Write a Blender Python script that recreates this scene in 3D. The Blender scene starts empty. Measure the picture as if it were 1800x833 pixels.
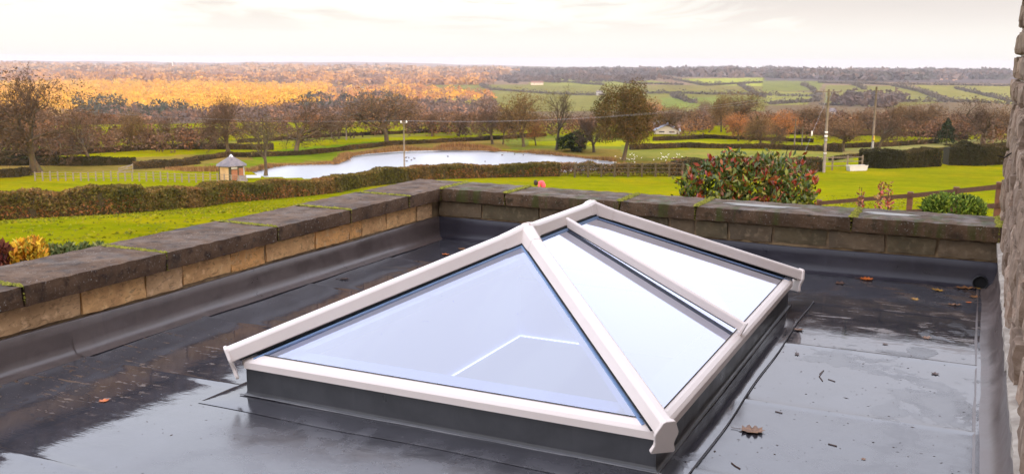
import bpy, math, random
import numpy as np
from mathutils import Vector, Matrix
random.seed(7); RNG = np.random.RandomState(7)
SC = bpy.context.scene; COL = SC.collection

# ------------------------------------------------------------------ camera, sky, sun, exposure
F, PITCH, ROLL, YAW = 1719.05, 10.30, 0.337, 25.297
CAM = np.array([4.3116, -7.6165, 1.6])
def axes():
    y, t, r = math.radians(YAW), math.radians(PITCH), math.radians(ROLL)
    fw = np.array([-math.sin(y)*math.cos(t), math.cos(y)*math.cos(t), -math.sin(t)])
    rt = np.array([math.cos(y), math.sin(y), 0.0]); up = np.cross(rt, fw)
    return rt*math.cos(r)+up*math.sin(r), -rt*math.sin(r)+up*math.cos(r), fw
RT, UP, FW = axes()
cam_data = bpy.data.cameras.new("camera"); cam = bpy.data.objects.new("camera", cam_data); COL.objects.link(cam)
cam_data.sensor_width = 36.0; cam_data.lens = F/1800*36.0
cam_data.clip_start = 0.05; cam_data.clip_end = 40000
cam.matrix_world = Matrix(((RT[0], UP[0], -FW[0], CAM[0]), (RT[1], UP[1], -FW[1], CAM[1]), (RT[2], UP[2], -FW[2], CAM[2]), (0, 0, 0, 1)))
cam_data.dof.use_dof = True; cam_data.dof.focus_distance = 4.8; cam_data.dof.aperture_fstop = 9.0
SC.camera = cam
SUN_EL = math.radians(14); SUN_AZ = math.atan2(0.72, -0.69)       # clockwise from +Y: to the right and behind
SC.view_settings.view_transform = 'Standard'; SC.view_settings.look = 'None'
SC.view_settings.exposure = -0.10; SC.view_settings.gamma = 1.0; SC.view_settings.use_curve_mapping = False

W = bpy.data.worlds.new("World"); SC.world = W; W.use_nodes = True
class NT:
    """small helper for node graphs"""
    def __init__(s, tree): s.t = tree; s.n = tree.nodes; s.l = tree.links
    def node(s, typ, ins=None, **kw):
        n = s.n.new(typ)
        for k, v in kw.items(): setattr(n, k, v)
        for k, v in (ins or {}).items(): s.put(n.inputs[k], v)
        return n
    def put(s, sock, v):
        if isinstance(v, bpy.types.NodeSocket): s.l.new(v, sock)
        elif isinstance(v, bpy.types.Node): s.l.new(v.outputs[0], sock)
        else:
            if hasattr(sock.default_value, '__len__') and len(sock.default_value) == 4 and len(v) == 3: v = (*v, 1)
            sock.default_value = v
    def math(s, op, a, b=0.0, clamp=False):
        return s.node('ShaderNodeMath', {0: a, 1: b}, operation=op, use_clamp=clamp).outputs[0]
    def mix(s, f, a, b, mode='MIX'):
        n = s.node('ShaderNodeMix', data_type='RGBA', blend_type=mode)
        s.put(n.inputs[0], f); s.put(n.inputs[6], a); s.put(n.inputs[7], b); return n.outputs[2]
    def ramp(s, f, p0, p1, v0=0.0, v1=1.0):
        return s.node('ShaderNodeMapRange', {0: f, 1: p0, 2: p1, 3: v0, 4: v1}, interpolation_type='SMOOTHSTEP').outputs[0]
    def noise(s, vec, scale, detail=4, rough=0.55, dist=0.0):
        return s.node('ShaderNodeTexNoise', {'Vector': vec, 'Scale': scale, 'Detail': detail, 'Roughness': rough, 'Distortion': dist}).outputs[0]
w = NT(W.node_tree); w.n.clear()
tc = w.node('ShaderNodeTexCoord').outputs['Generated']
sep = w.node('ShaderNodeSeparateXYZ', {0: tc})
zc = w.math('MAXIMUM', sep.outputs[2], 0.004)
dirv = w.node('ShaderNodeCombineXYZ', {0: sep.outputs[0], 1: sep.outputs[1], 2: zc}).outputs[0]
sky = w.node('ShaderNodeTexSky', {0: dirv} if False else None, sky_type='NISHITA', sun_disc=False)
w.put(sky.inputs[0], dirv)
sky.sun_elevation = SUN_EL; sky.sun_rotation = SUN_AZ; sky.air_density = 1.2; sky.dust_density = 2.0
# overcast veil: three times brighter overhead than at the horizon, as a clouded sky is
lum = w.math('MULTIPLY_ADD', w.math('POWER', w.ramp(zc, 0.08, 0.80), 0.42), 1.0)
lum.node.inputs[1].default_value = 1.55; lum.node.inputs[2].default_value = 1.0
tint = w.mix(w.ramp(zc, 0.03, 0.5), (1.0, 0.972, 0.962), (0.895, 0.92, 1.065))
veil = w.mix(1.0, tint, w.node('ShaderNodeCombineColor', {0: lum, 1: lum, 2: lum}).outputs[0], 'MULTIPLY')
sq = w.node('ShaderNodeCombineXYZ', {0: sep.outputs[0], 1: sep.outputs[1], 2: w.math('MULTIPLY', zc, 7.0)}).outputs[0]
n1 = w.noise(sq, 3.4, 9, 0.60, 0.5)
right = w.ramp(sep.outputs[0], -0.75, -0.1, 0.0, 0.19)          # cloud thickens to the right of the view
n2 = w.noise(sq, 9.5, 6, 0.6, 0.6)
covA = w.math('MAXIMUM', w.ramp(w.math('ADD', n1, right), 0.54, 0.63), w.math('MULTIPLY', w.ramp(w.math('ADD', n2, w.math('MULTIPLY', right, .35)), 0.60, 0.68), .8))
cov = w.math('MULTIPLY', covA, w.math('MULTIPLY', w.ramp(zc, 0.012, 0.06), w.ramp(zc, 0.42, 0.16, 0.12, 1.0)))
cloudc = w.mix(w.noise(sq, 5, 5), (0.62, 0.59, 0.655), (0.76, 0.68, 0.70))
veil2 = w.mix(w.math('MULTIPLY', cov, 0.82), veil, w.mix(1.0, veil, cloudc, 'MULTIPLY'))
bg1 = w.node('ShaderNodeBackground', {0: sky.outputs[0], 1: 0.05})
bg2 = w.node('ShaderNodeBackground', {0: veil2, 1: 1.0})
add = w.node('ShaderNodeAddShader'); w.l.new(bg1.outputs[0], add.inputs[0]); w.l.new(bg2.outputs[0], add.inputs[1])
wo = w.node('ShaderNodeOutputWorld'); w.l.new(add.outputs[0], wo.inputs[0])

sl = bpy.data.lights.new("sun", 'SUN'); sl.energy = 3.2; sl.angle = math.radians(2.0); sl.color = (1.0, 0.74, 0.46)
so = bpy.data.objects.new("sun", sl); COL.objects.link(so)
SD = Vector((math.sin(SUN_AZ)*math.cos(SUN_EL), math.cos(SUN_AZ)*math.cos(SUN_EL), math.sin(SUN_EL)))
so.rotation_euler = SD.to_track_quat('Z', 'Y').to_euler(); so.location = (20, -20, 30)
SC.cycles.max_bounces = 8; SC.cycles.transparent_max_bounces = 16; SC.cycles.use_denoising = True
SC.cycles.sample_clamp_indirect = 6.0

# ------------------------------------------------------------------ helpers: pixels of the photograph to places on the ground
def ray(px, py): return FW + RT*(px-900)/F - UP*(py-416.5)/F
def onplane(px, py, ax, v):
    d = ray(px, py); return CAM + d*(v-CAM[ax])/d[ax]
def project(P):
    v = np.asarray(P, float)-CAM; z = v@FW
    return 900+F*(v@RT)/z, 416.5-F*(v@UP)/z, z

PD = [0, 12, 25, 43, 70, 90, 105, 118, 150, 180, 215, 260, 330, 500, 800, 1150, 1700, 2600, 4000, 5200, 7000, 9500, 12500, 14500]
PZL = [-3.25, -3.3, -3.8, -4.95, -8.6, -10.4, -11.0, -11.25, -11.2, -11.5, -12.2, -14.6, -21, -38, -56, -62, -66, -68, -66, -62, -58, -50, -56, -90]
PZR = [-3.25, -3.3, -3.8, -4.95, -8.4, -10.0, -10.9, -11.25, -11.2, -11.5, -12.3, -14.8, -20, -32, -48, -52, -50, -44, -42, -42, -62, -90, -130, -160]
LAKE_PX = [(440, 300), (474, 293), (500, 290), (592, 287), (608, 277), (640, 271), (700, 265.5), (790, 264.5), (860, 266), (930, 270), (1010, 276), (1080, 285), (1075, 300), (900, 311), (700, 316), (540, 318), (455, 313)]
WATER = -11.4
def lakepoly():
    return np.array([onplane(x, y, 2, WATER)[:2] for x, y in LAKE_PX])
LAKE = lakepoly()
def inpoly(x, y, poly):
    x = np.asarray(x, float); y = np.asarray(y, float); r = np.zeros(x.shape, bool); n = len(poly)
    for i in range(n):
        x0, y0 = poly[i]; x1, y1 = poly[(i+1) % n]
        if y0 == y1: continue
        r ^= ((y0 > y) != (y1 > y)) & (x < (x1-x0)*(y-y0)/(y1-y0)+x0)
    return r
def hgt(x, y, lake=False):
    x = np.asarray(x, float); y = np.asarray(y, float)
    dx, dy = x-CAM[0], y-CAM[1]; d = np.hypot(dx, dy); az = np.degrees(np.arctan2(dx, dy))
    m = np.clip((az+34)/22, 0, 1); m = m*m*(3-2*m)
    zl = np.interp(d, PD, PZL); zr = np.interp(d, PD, PZR); z = zl*(1-m)+zr*m
    k = np.clip((d-180)/500, 0, 1); k2 = np.clip((d-3000)/3000, 0, 1)
    z = z + k*(1.3*np.sin(x*.011+1)*np.sin(y*.008+2) + 1.2*np.sin(x*.004-y*.0052+.5)) + k*np.clip((d-700)/900, 0, 1)*(2.6*np.sin(az*.5+d*.0016)+1.6*np.sin(az*.23-d*.003+2))
    z = z + k2*(5*np.sin(az*.35+1.2)+3*np.sin(az*.9+d*.001)+2*np.sin(az*2.3))
    z = z + .10*np.sin(x*.17+.3)*np.sin(y*.13) * np.clip((d-20)/60, 0, 1)
    z = z + 0.75*np.clip((az+14)/12, 0, 1)*np.clip((d-20)/40, 0, 1)*np.clip((130-d)/50, 0, 1)
    if lake: z = np.where(inpoly(x, y, LAKE), np.minimum(z, WATER-.5), z)
    return z
_DD = np.concatenate([np.arange(8, 260, .5), 260*1.006**np.arange(0, 670)])
def G(px, py):
    """ground point seen at a pixel of the photograph"""
    d = ray(px, py); h = math.hypot(d[0], d[1]); ts = _DD/h
    P = CAM[None, :]+ts[:, None]*d[None, :]; below = P[:, 2] < hgt(P[:, 0], P[:, 1])
    i = int(np.argmax(below)) if below.any() else len(ts)-1
    t0, t1 = ts[max(i-1, 0)], ts[i]
    for _ in range(14):
        t = (t0+t1)/2; p = CAM+t*d
        if p[2] < float(hgt(p[0], p[1])): t1 = t
        else: t0 = t
    return CAM+t1*d
def gz(x, y): return float(hgt(x, y))
def pxm(P): return project(P)[2]/F      # metres per photo pixel at a place

# ------------------------------------------------------------------ materials
MATS = {}
def material(name, cols, rough=0.8, scale=4.0, bump=0.0, bscale=None, spec=0.5, metal=0.0, attr=None, detail=5, coat=0.0, extra=None, rvar=0.0):
    if name in MATS: return MATS[name]
    m = bpy.data.materials.new(name); m.use_nodes = True; g = NT(m.node_tree); g.n.clear()
    pos = g.node('ShaderNodeTexCoord').outputs['Object']
    geo = g.node('ShaderNodeNewGeometry').outputs['Position']
    vec = geo
    c = cols[0]
    if len(cols) > 1: c = g.mix(g.ramp(g.noise(vec, scale, detail), .35, .65), cols[0], cols[1])
    if len(cols) > 2: c = g.mix(g.ramp(g.noise(vec, scale*3.1, detail), .52, .68), c, cols[2])
    if attr:
        a = g.node('ShaderNodeAttribute', attribute_name=attr).outputs[0]
        c = g.mix(1.0, a, c, 'MULTIPLY') if cols != [None] else a
    p = g.node('ShaderNodeBsdfPrincipled', {'Roughness': rough, 'Metallic': metal, 'Specular IOR Level': spec, 'Coat Weight': coat})
    if rvar: g.put(p.inputs['Roughness'], g.ramp(g.noise(vec, scale*1.7, 3), .3, .7, rough-rvar, rough+rvar))
    nrm = None
    if bump:
        b = g.node('ShaderNodeBump', {'Height': g.noise(vec, bscale or scale*4, 6, .65), 'Strength': min(1.0, bump*20), 'Distance': bump}); nrm = b.outputs[0]
        g.put(p.inputs['Normal'], nrm)
    if extra: c = extra(g, vec, c, p) or c
    g.put(p.inputs['Base Color'], c)
    o = g.node('ShaderNodeOutputMaterial'); g.l.new(p.outputs[0], o.inputs[0])
    MATS[name] = m; return m

def stone_extra(g, vec, c, p):
    n = g.ramp(g.noise(vec, 75, 5, .75), .55, .68)
    c = g.mix(g.math('MULTIPLY', n, .5), c, (0.30, 0.27, 0.22))
    n = g.ramp(g.noise(vec, 3.2, 6, .7), .52, .72)
    c = g.mix(g.math('MULTIPLY', n, .75), c, (0.020, 0.017, 0.016))
    v = g.node('ShaderNodeTexVoronoi', {'Vector': vec, 'Scale': 42.0}).outputs[0]
    sp = g.math('MULTIPLY', g.ramp(v, .20, .12), g.ramp(g.noise(vec, 5, 3), .48, .60))
    c = g.mix(g.math('MULTIPLY', sp, .6), c, (0.42, 0.40, 0.36))
    return c
def coping_rear_extra(g, vec, c, p):
    c = stone_extra(g, vec, c, p)
    st = g.node('ShaderNodeMapping', {'Vector': vec, 'Scale': (9, 3, 1.2)}).outputs[0]
    n = g.ramp(g.noise(st, 1.0, 5, .6), .50, .66)
    return g.mix(g.math('MULTIPLY', n, .75), c, (0.050, 0.058, 0.008))
M_COPE = material('coping_sandstone_dark', [(0.078, 0.043, 0.024), (0.128, 0.074, 0.042), (0.050, 0.029, 0.018)], .72, 4.5, .003, 55, .18, extra=stone_extra, rvar=.15)
M_COPE_R = material('coping_sandstone_mossy', [(0.068, 0.038, 0.019), (0.118, 0.068, 0.036), (0.044, 0.028, 0.012)], .68, 4.5, .003, 55, .22, extra=coping_rear_extra, rvar=.2)
def ash_extra(g, vec, c, p):
    st = g.node('ShaderNodeMapping', {'Vector': vec, 'Scale': (14, 14, 30)}).outputs[0]
    n = g.ramp(g.noise(st, 1.4, 6, .7, 1.0), .5, .66)
    c = g.mix(g.math('MULTIPLY', n, .55), c, (0.115, 0.070, 0.036))
    n = g.ramp(g.noise(vec, 5.5, 6, .7), .55, .75)
    return g.mix(g.math('MULTIPLY', n, .6), c, (0.070, 0.052, 0.034))
M_ASH = [material('sandstone_ashlar_%s' % n, [a, b, d], .85, 7, .006, 70, .25, extra=ash_extra) for n, a, b, d in (  # golden stone, with the warm light on the left wall put into its colour
    ('golden', (0.70, 0.40, 0.17), (0.54, 0.30, 0.13), (0.76, 0.47, 0.22)),
    ('buff', (0.60, 0.37, 0.19), (0.46, 0.28, 0.14), (0.70, 0.45, 0.25)),
    ('orange', (0.78, 0.40, 0.14), (0.62, 0.32, 0.12), (0.66, 0.41, 0.20)))]
M_ASHR = [material('sandstone_shaded_%s' % n, [a, b, d], .8, 7, .006, 70, .3, extra=ash_extra) for n, a, b, d in (  # same stone painted darker for the shade on the rear face
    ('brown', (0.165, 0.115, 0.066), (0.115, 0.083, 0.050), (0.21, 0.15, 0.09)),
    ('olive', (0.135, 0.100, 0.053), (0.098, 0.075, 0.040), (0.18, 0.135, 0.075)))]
M_MORTAR = material('lime_mortar', [(0.30, 0.20, 0.10), (0.17, 0.11, 0.06)], .9, 12, .004, 60)
M_PALE_MORTAR = material('pale_mortar', [(0.42, 0.37, 0.31), (0.26, 0.22, 0.18)], .9, 9, .006, 40)
M_HOUSE = [material('house_stone_%d' % i, cc, .85, 6, .010, 34, .25, extra=ash_extra) for i, cc in enumerate((
    [(0.25, 0.175, 0.125), (0.17, 0.115, 0.08), (0.32, 0.24, 0.18)], [(0.30, 0.21, 0.15), (0.21, 0.145, 0.10), (0.17, 0.115, 0.08)],
    [(0.33, 0.225, 0.16), (0.24, 0.17, 0.12), (0.40, 0.31, 0.24)]))]
M_MOSS = material('moss', [(0.15, 0.15, 0.012), (0.30, 0.27, 0.025), (0.05, 0.055, 0.008)], .95, 40, .004, 200)
M_WHITE = material('white_powder_coated_aluminium', [(0.81, 0.700, 0.635), (0.84, 0.735, 0.67)], .38, 3, .0004, 300, .5)
M_WHITE2 = material('blue_frame_lining', [(0.26, 0.38, 0.60)], .5)  # blue base colour, so the band reads darker and bluish under the glass
M_BLACK = material('black_rubber_gasket', [(0.008, 0.008, 0.009)], .5)
M_DARK = material('flat_black', [(0.004, 0.004, 0.004)], .9)
M_PLASTER = material('white_plaster', [(0.72, 0.72, 0.80), (0.69, 0.69, 0.78)], .9, 3)
M_ROOMGREY = material('room_paint', [(0.34, 0.36, 0.42)], .9)

# wet single-ply membrane
def membrane(name, base, mode):
    m = bpy.data.materials.new(name); m.use_nodes = True; g = NT(m.node_tree); g.n.clear()
    vec = g.node('ShaderNodeNewGeometry').outputs['Position']; s = g.node('ShaderNodeSeparateXYZ', {0: vec})
    X, Y = s.outputs[0], s.outputs[1]
    big = g.noise(vec, 1.15, 5, .55, .3); mid = g.noise(vec, 5.0, 6, .62, .4)
    st = g.node('ShaderNodeMapping', {'Vector': vec, 'Scale': (1.4, 13, 1)}).outputs[0]
    streak = g.noise(st, 2.2, 6, .65, .5)
    # water film: 1 where it lies as a sheet
    f = g.math('ADD', g.math('MULTIPLY', big, .62), g.math('MULTIPLY', mid, .38))
    if mode == 'flat': f = g.math('SUBTRACT', f, g.math('MULTIPLY', g.ramp(X, 3.75, 4.3), .055))
    wet = g.ramp(f, .405, .43)
    if mode == 'flat':
        dryer = g.math('MULTIPLY', g.ramp(X, 1.15, 1.55), g.ramp(Y, -4.12, -4.22)); low_ = g.math('MULTIPLY', g.ramp(X, 3.35, 3.42), g.ramp(Y, -3.09, -3.13)); dryer = g.math('MAXIMUM', dryer, g.math('MULTIPLY', low_, .8)); wet = g.math('MULTIPLY', wet, g.math('SUBTRACT', 1.0, g.math('MULTIPLY', dryer, .93)))
    fine = g.noise(vec, 26, 4, .6)
    rough_wet = g.ramp(fine, .4, .7, .035, .10); rough_dry = g.ramp(mid, .35, .65, .20, .36)
    c = g.mix(g.ramp(mid, .35, .65), tuple(v*.85 for v in base), tuple(v*1.2 for v in base))
    if mode == 'flat':
        # brown silt left where puddles dried, in lines down the fall at the left side
        side = g.math('MULTIPLY', g.ramp(X, .95, .55), g.ramp(Y, -4.9, -4.55)); side = g.math('MULTIPLY', side, g.ramp(Y, -3.0, -3.6))
        silt = g.math('MULTIPLY', g.ramp(g.math('ADD', g.math('MULTIPLY', streak, .6), g.math('MULTIPLY', fine, .4)), .555, .60), side)
        back = g.math('MULTIPLY', g.ramp(X, 3.3, 3.6), g.ramp(Y, -2.2, -1.5))
        silt2 = g.math('MULTIPLY', g.ramp(g.math('ADD', g.math('MULTIPLY', streak, .5), g.math('MULTIPLY', mid, .5)), .50, .62), back)
        allsilt = g.math('MAXIMUM', silt, g.math('MULTIPLY', silt2, .7))
        c = g.mix(allsilt, c, (0.10, 0.052, 0.022))
        vo = g.node('ShaderNodeTexVoronoi', {'Vector': vec, 'Scale': 17.0, 'Randomness': 1.0}).outputs[0]
        spk = g.math('MULTIPLY', g.ramp(vo, .085, .05), g.ramp(mid, .48, .56))
        c = g.mix(spk, c, (0.016, 0.014, 0.014))
        vo2 = g.node('ShaderNodeTexVoronoi', {'Vector': vec, 'Scale': 31.0}).outputs[0]
        spk2 = g.math('MULTIPLY', g.ramp(vo2, .08, .05), g.ramp(mid, .52, .58))
        rough = g.math('ADD', g.math('MULTIPLY', wet, rough_wet), g.math('MULTIPLY', g.math('SUBTRACT', 1.0, wet), rough_dry))
        rough = g.math('MAXIMUM', rough, g.math('MULTIPLY', allsilt, .5)); rough = g.math('MAXIMUM', rough, g.math('MULTIPLY', g.math('MAXIMUM', spk, spk2), .45))
        h = g.math('MULTIPLY', wet, .0006)
        h = g.math('ADD', h, g.math('MULTIPLY', g.noise(vec, 3.0, 3, .5), .0022))
        h = g.math('ADD', h, g.math('MULTIPLY', g.noise(st, 6.0, 3, .5), .00022))
        h = g.math('ADD', h, g.math('MULTIPLY', g.math('MULTIPLY', g.math('SUBTRACT', 1.0, wet), fine), .0005))
    else:
        stv = g.node('ShaderNodeMapping', {'Vector': vec, 'Scale': (5, 5, .6)}).outputs[0]
        drip = g.ramp(g.noise(stv, 1.6, 4, .6), .55, .7)
        c = g.mix(g.math('MULTIPLY', drip, .3), c, tuple(v*1.7 for v in base))
        rough = g.ramp(mid, .3, .7, .27, .42)
        h = g.math('ADD', g.math('MULTIPLY', g.noise(vec, 2.6, 3), .008), g.math('MULTIPLY', fine, .0003))
    b = g.node('ShaderNodeBump', {'Height': h, 'Strength': 1.0, 'Distance': 1.0})
    p = g.node('ShaderNodeBsdfPrincipled', {'Base Color': c, 'Roughness': rough, 'Normal': b.outputs[0], 'IOR': 1.42 if mode == 'rear' else 1.62})
    if mode == 'flat': g.put(p.inputs['IOR'], 1.95)
    o = g.node('ShaderNodeOutputMaterial'); g.l.new(p.outputs[0], o.inputs[0]); return m
M_ROOF = membrane('wet_roof_membrane', (0.044, 0.042, 0.048), 'flat')
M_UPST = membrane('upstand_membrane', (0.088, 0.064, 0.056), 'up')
M_UPSTR = membrane('rear_upstand_membrane', (0.030, 0.026, 0.034), 'rear')  # shade of the house put into the colour: darker, duller copy
M_KERB = membrane('kerb_membrane', (0.050, 0.049, 0.053), 'up')

def glass_mat(name, tintc, base_ref):
    m = bpy.data.materials.new(name); m.use_nodes = True; g = NT(m.node_tree); g.n.clear()
    vec = g.node('ShaderNodeNewGeometry').outputs['Position']
    fr = g.node('ShaderNodeFresnel', {'IOR': 1.6})
    fac = g.math('MULTIPLY_ADD', fr.outputs[0], 2.7, True); fac.node.inputs[2].default_value = base_ref
    tr = g.node('ShaderNodeBsdfTransparent', {0: tintc})
    b = g.node('ShaderNodeBump', {'Height': g.noise(vec, 1.2, 2), 'Strength': .06, 'Distance': .02})
    gl = g.node('ShaderNodeBsdfGlossy', {'Color': (.87, .90, 1.0), 'Roughness': 0.015, 'Normal': b.outputs[0]})
    mx = g.node('ShaderNodeMixShader', {0: fac}); g.l.new(tr.outputs[0], mx.inputs[1]); g.l.new(gl.outputs[0], mx.inputs[2])
    # sparse dirt specks and dried drops
    v = g.node('ShaderNodeTexVoronoi', {'Vector': vec, 'Scale': 26.0}).outputs[0]
    sp = g.math('MULTIPLY', g.ramp(v, .062, .04), g.ramp(g.noise(vec, 2.3, 3), .56, .62))
    df = g.node('ShaderNodeBsdfDiffuse', {0: (.05, .045, .04)})
    mx2 = g.node('ShaderNodeMixShader', {0: g.math('MULTIPLY', sp, .8)}); g.l.new(mx.outputs[0], mx2.inputs[1]); g.l.new(df.outputs[0], mx2.inputs[2])
    # faint film of dust
    df2 = g.node('ShaderNodeBsdfDiffuse', {0: (.8, .82, .85)})
    mx3 = g.node('ShaderNodeMixShader', {0: .05}); g.l.new(mx2.outputs[0], mx3.inputs[1]); g.l.new(df2.outputs[0], mx3.inputs[2])
    o = g.node('ShaderNodeOutputMaterial'); g.l.new(mx3.outputs[0], o.inputs[0]); return m
M_GLASS = glass_mat('solar_control_glazing', (0.82, 0.80, 0.92), 0.14)

def emit_mat(name, col, s):
    m = bpy.data.materials.new(name); m.use_nodes = True; g = NT(m.node_tree); g.n.clear()
    e = g.node('ShaderNodeEmission', {0: col, 1: s}); o = g.node('ShaderNodeOutputMaterial'); g.l.new(e.outputs[0], o.inputs[0]); return m

# ------------------------------------------------------------------ mesh helpers
class MB:
    def __init__(s): s.v = []; s.f = []; s.c = []
    def add(s, vs, fs, col=None):
        n = len(s.v); s.v.extend([tuple(map(float, q)) for q in vs]); s.f.extend([tuple(i+n for i in q) for q in fs])
        if col is not None: s.c.extend([col]*len(vs))
        return s
    def box(s, x0, x1, y0, y1, z0, z1, col=None):
        return s.add([(x0,y0,z0),(x1,y0,z0),(x1,y1,z0),(x0,y1,z0),(x0,y0,z1),(x1,y0,z1),(x1,y1,z1),(x0,y1,z1)],
                     [(0,3,2,1),(4,5,6,7),(0,1,5,4),(1,2,6,5),(2,3,7,6),(3,0,4,7)], col)
    def tube(s, pts, rad, n=6, cap=True, col=None):
        pts = [np.array(p, float) for p in pts]; k = len(pts)
        if not hasattr(rad, '__len__'): rad = [rad]*k
        vs = []
        for i, p in enumerate(pts):
            t = pts[min(i+1, k-1)]-pts[max(i-1, 0)]; t = t/(np.linalg.norm(t)+1e-12)
            a = np.cross(t, (0, 0, 1.)) if abs(t[2]) < .95 else np.cross(t, (1., 0, 0)); a /= np.linalg.norm(a); b = np.cross(t, a)
            for j in range(n):
                an = 2*math.pi*j/n; vs.append(p+rad[i]*(a*math.cos(an)+b*math.sin(an)))
        fs = [(i*n+j, i*n+(j+1) % n, (i+1)*n+(j+1) % n, (i+1)*n+j) for i in range(k-1) for j in range(n)]
        if cap: fs += [tuple(range(n)), tuple(range((k-1)*n, k*n))[::-1]]
        return s.add(vs, fs, col)
    def sweep(s, A, B, sec, up=(0, 0, 1.0), capA=True, capB=True):
        A = np.array(A, float); B = np.array(B, float); t = B-A; t /= np.linalg.norm(t)
        u = np.cross(t, up); u /= np.linalg.norm(u); v = np.cross(u, t); n = len(sec)
        vs = [A+u*a+v*b for a, b in sec]+[B+u*a+v*b for a, b in sec]
        fs = [(i, (i+1) % n, n+(i+1) % n, n+i) for i in range(n)]
        if capA: fs.append(tuple(range(n))[::-1])
        if capB: fs.append(tuple(range(n, 2*n)))
        return s.add(vs, fs)
    def build(s, name, mat, parent=None, kind=None, smooth=False, bevel=0, attr=None):
        me = bpy.data.meshes.new(name); off = np.array(parent_world(parent))
        v = np.array(s.v, float).reshape(-1, 3)-off
        me.from_pydata(v.tolist(), [], s.f); me.update()
        if s.c:
            a = me.color_attributes.new('Col', 'FLOAT_COLOR', 'POINT'); cc = np.ones((len(s.v), 4)); cc[:, :3] = np.array(s.c)[:, :3]; a.data.foreach_set('color', cc.ravel())
        o = link(name, me, mat, parent, kind)
        if smooth: me.shade_smooth()
        if bevel:
            bm_ = o.modifiers.new('bevel', 'BEVEL'); bm_.width = bevel; bm_.segments = 2; bm_.limit_method = 'ANGLE'; bm_.angle_limit = math.radians(25)
        return o
def parent_world(p):
    r = np.zeros(3)
    while p is not None: r += np.array(p.location); p = p.parent
    return r
def link(name, me, mat, parent=None, kind=None):
    o = bpy.data.objects.new(name, me); COL.objects.link(o)
    if mat is not None and me is not None and not me.materials:
        me.materials.append(mat)
    if parent is not None: o.parent = parent
    if kind: o['kind'] = kind
    return o
def tag(o, label, cat, group=None):
    o['label'] = label; o['category'] = cat
    if group: o['group'] = group
    return o
def thing(name, loc, label, cat, group=None):
    o = bpy.data.objects.new(name, None); o.location = [float(q) for q in loc]; o.empty_display_size = .2; COL.objects.link(o); return tag(o, label, cat, group)
def nmesh(name, V, Fc, mat, parent=None, kind=None, col=None, smooth=False):
    """large mesh from numpy: all faces of the same size"""
    me = bpy.data.meshes.new(name); V = np.asarray(V, np.float32)-parent_world(parent).astype(np.float32); Fc = np.asarray(Fc, np.int32); k = Fc.shape[1]
    me.vertices.add(len(V)); me.vertices.foreach_set('co', V.ravel()); me.loops.add(Fc.size); me.loops.foreach_set('vertex_index', Fc.ravel())
    me.polygons.add(len(Fc)); me.polygons.foreach_set('loop_start', np.arange(0, Fc.size, k, dtype=np.int32))
    me.update(calc_edges=True)
    if col is not None:
        a = me.color_attributes.new('Col', 'FLOAT_COLOR', 'POINT'); cc = np.ones((len(V), 4), np.float32); cc[:, :3] = col; a.data.foreach_set('color', cc.ravel())
    if smooth: me.shade_smooth()
    return link(name, me, mat, parent, kind)
def wob(x, y, z, s, seed=0.0):
    return (np.sin(x*s*1.7+y*s*.6+seed)+np.sin(y*s*2.1-z*s*.9+seed*1.7)+np.sin(z*s*1.9+x*s*.8+seed*2.3)+.6*np.sin(x*s*4.3-y*s*3.7+seed*3))/3.6
def rough_box(mb, lo, hi, n, amp, s=14., seed=0., rnd=.012):
    """a dressed stone: box with subdivided, uneven faces and worn arrises"""
    lo = np.array(lo, float); hi = np.array(hi, float); c = (lo+hi)/2; h = (hi-lo)/2; base = len(mb.v); idx = {}
    V = []
    def vid(i, j, k):
        if (i, j, k) in idx: return idx[(i, j, k)]
        p = lo+(hi-lo)*np.array([i/n[0], j/n[1], k/n[2]]); e = np.array([i in (0, n[0]), j in (0, n[1]), k in (0, n[2])])
        if e.sum() > 1:
            q = p.copy()
            for a in range(3):
                if e[a]: q[a] -= np.sign(p[a]-c[a])*rnd*(.55+.5*math.sin(p.sum()*37+seed+a))
            p = q
        w_ = float(wob(p[0], p[1], p[2], s, seed))*amp
        for a in range(3):
            if e[a]: p[a] += w_*np.sign(p[a]-c[a])
        idx[(i, j, k)] = len(V); V.append(p); return idx[(i, j, k)]
    Fs = []
    for a in range(3):
        b, d = (a+1) % 3, (a+2) % 3
        for side in (0, n[a]):
            for i in range(n[b]):
                for j in range(n[d]):
                    q = []
                    for (ii, jj) in ((i, j), (i+1, j), (i+1, j+1), (i, j+1)):
                        t = [0, 0, 0]; t[a] = side; t[b] = ii; t[d] = jj; q.append(vid(*t))
                    Fs.append(tuple(q if side else q[::-1]))
    mb.add(V, Fs); return mb

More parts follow.
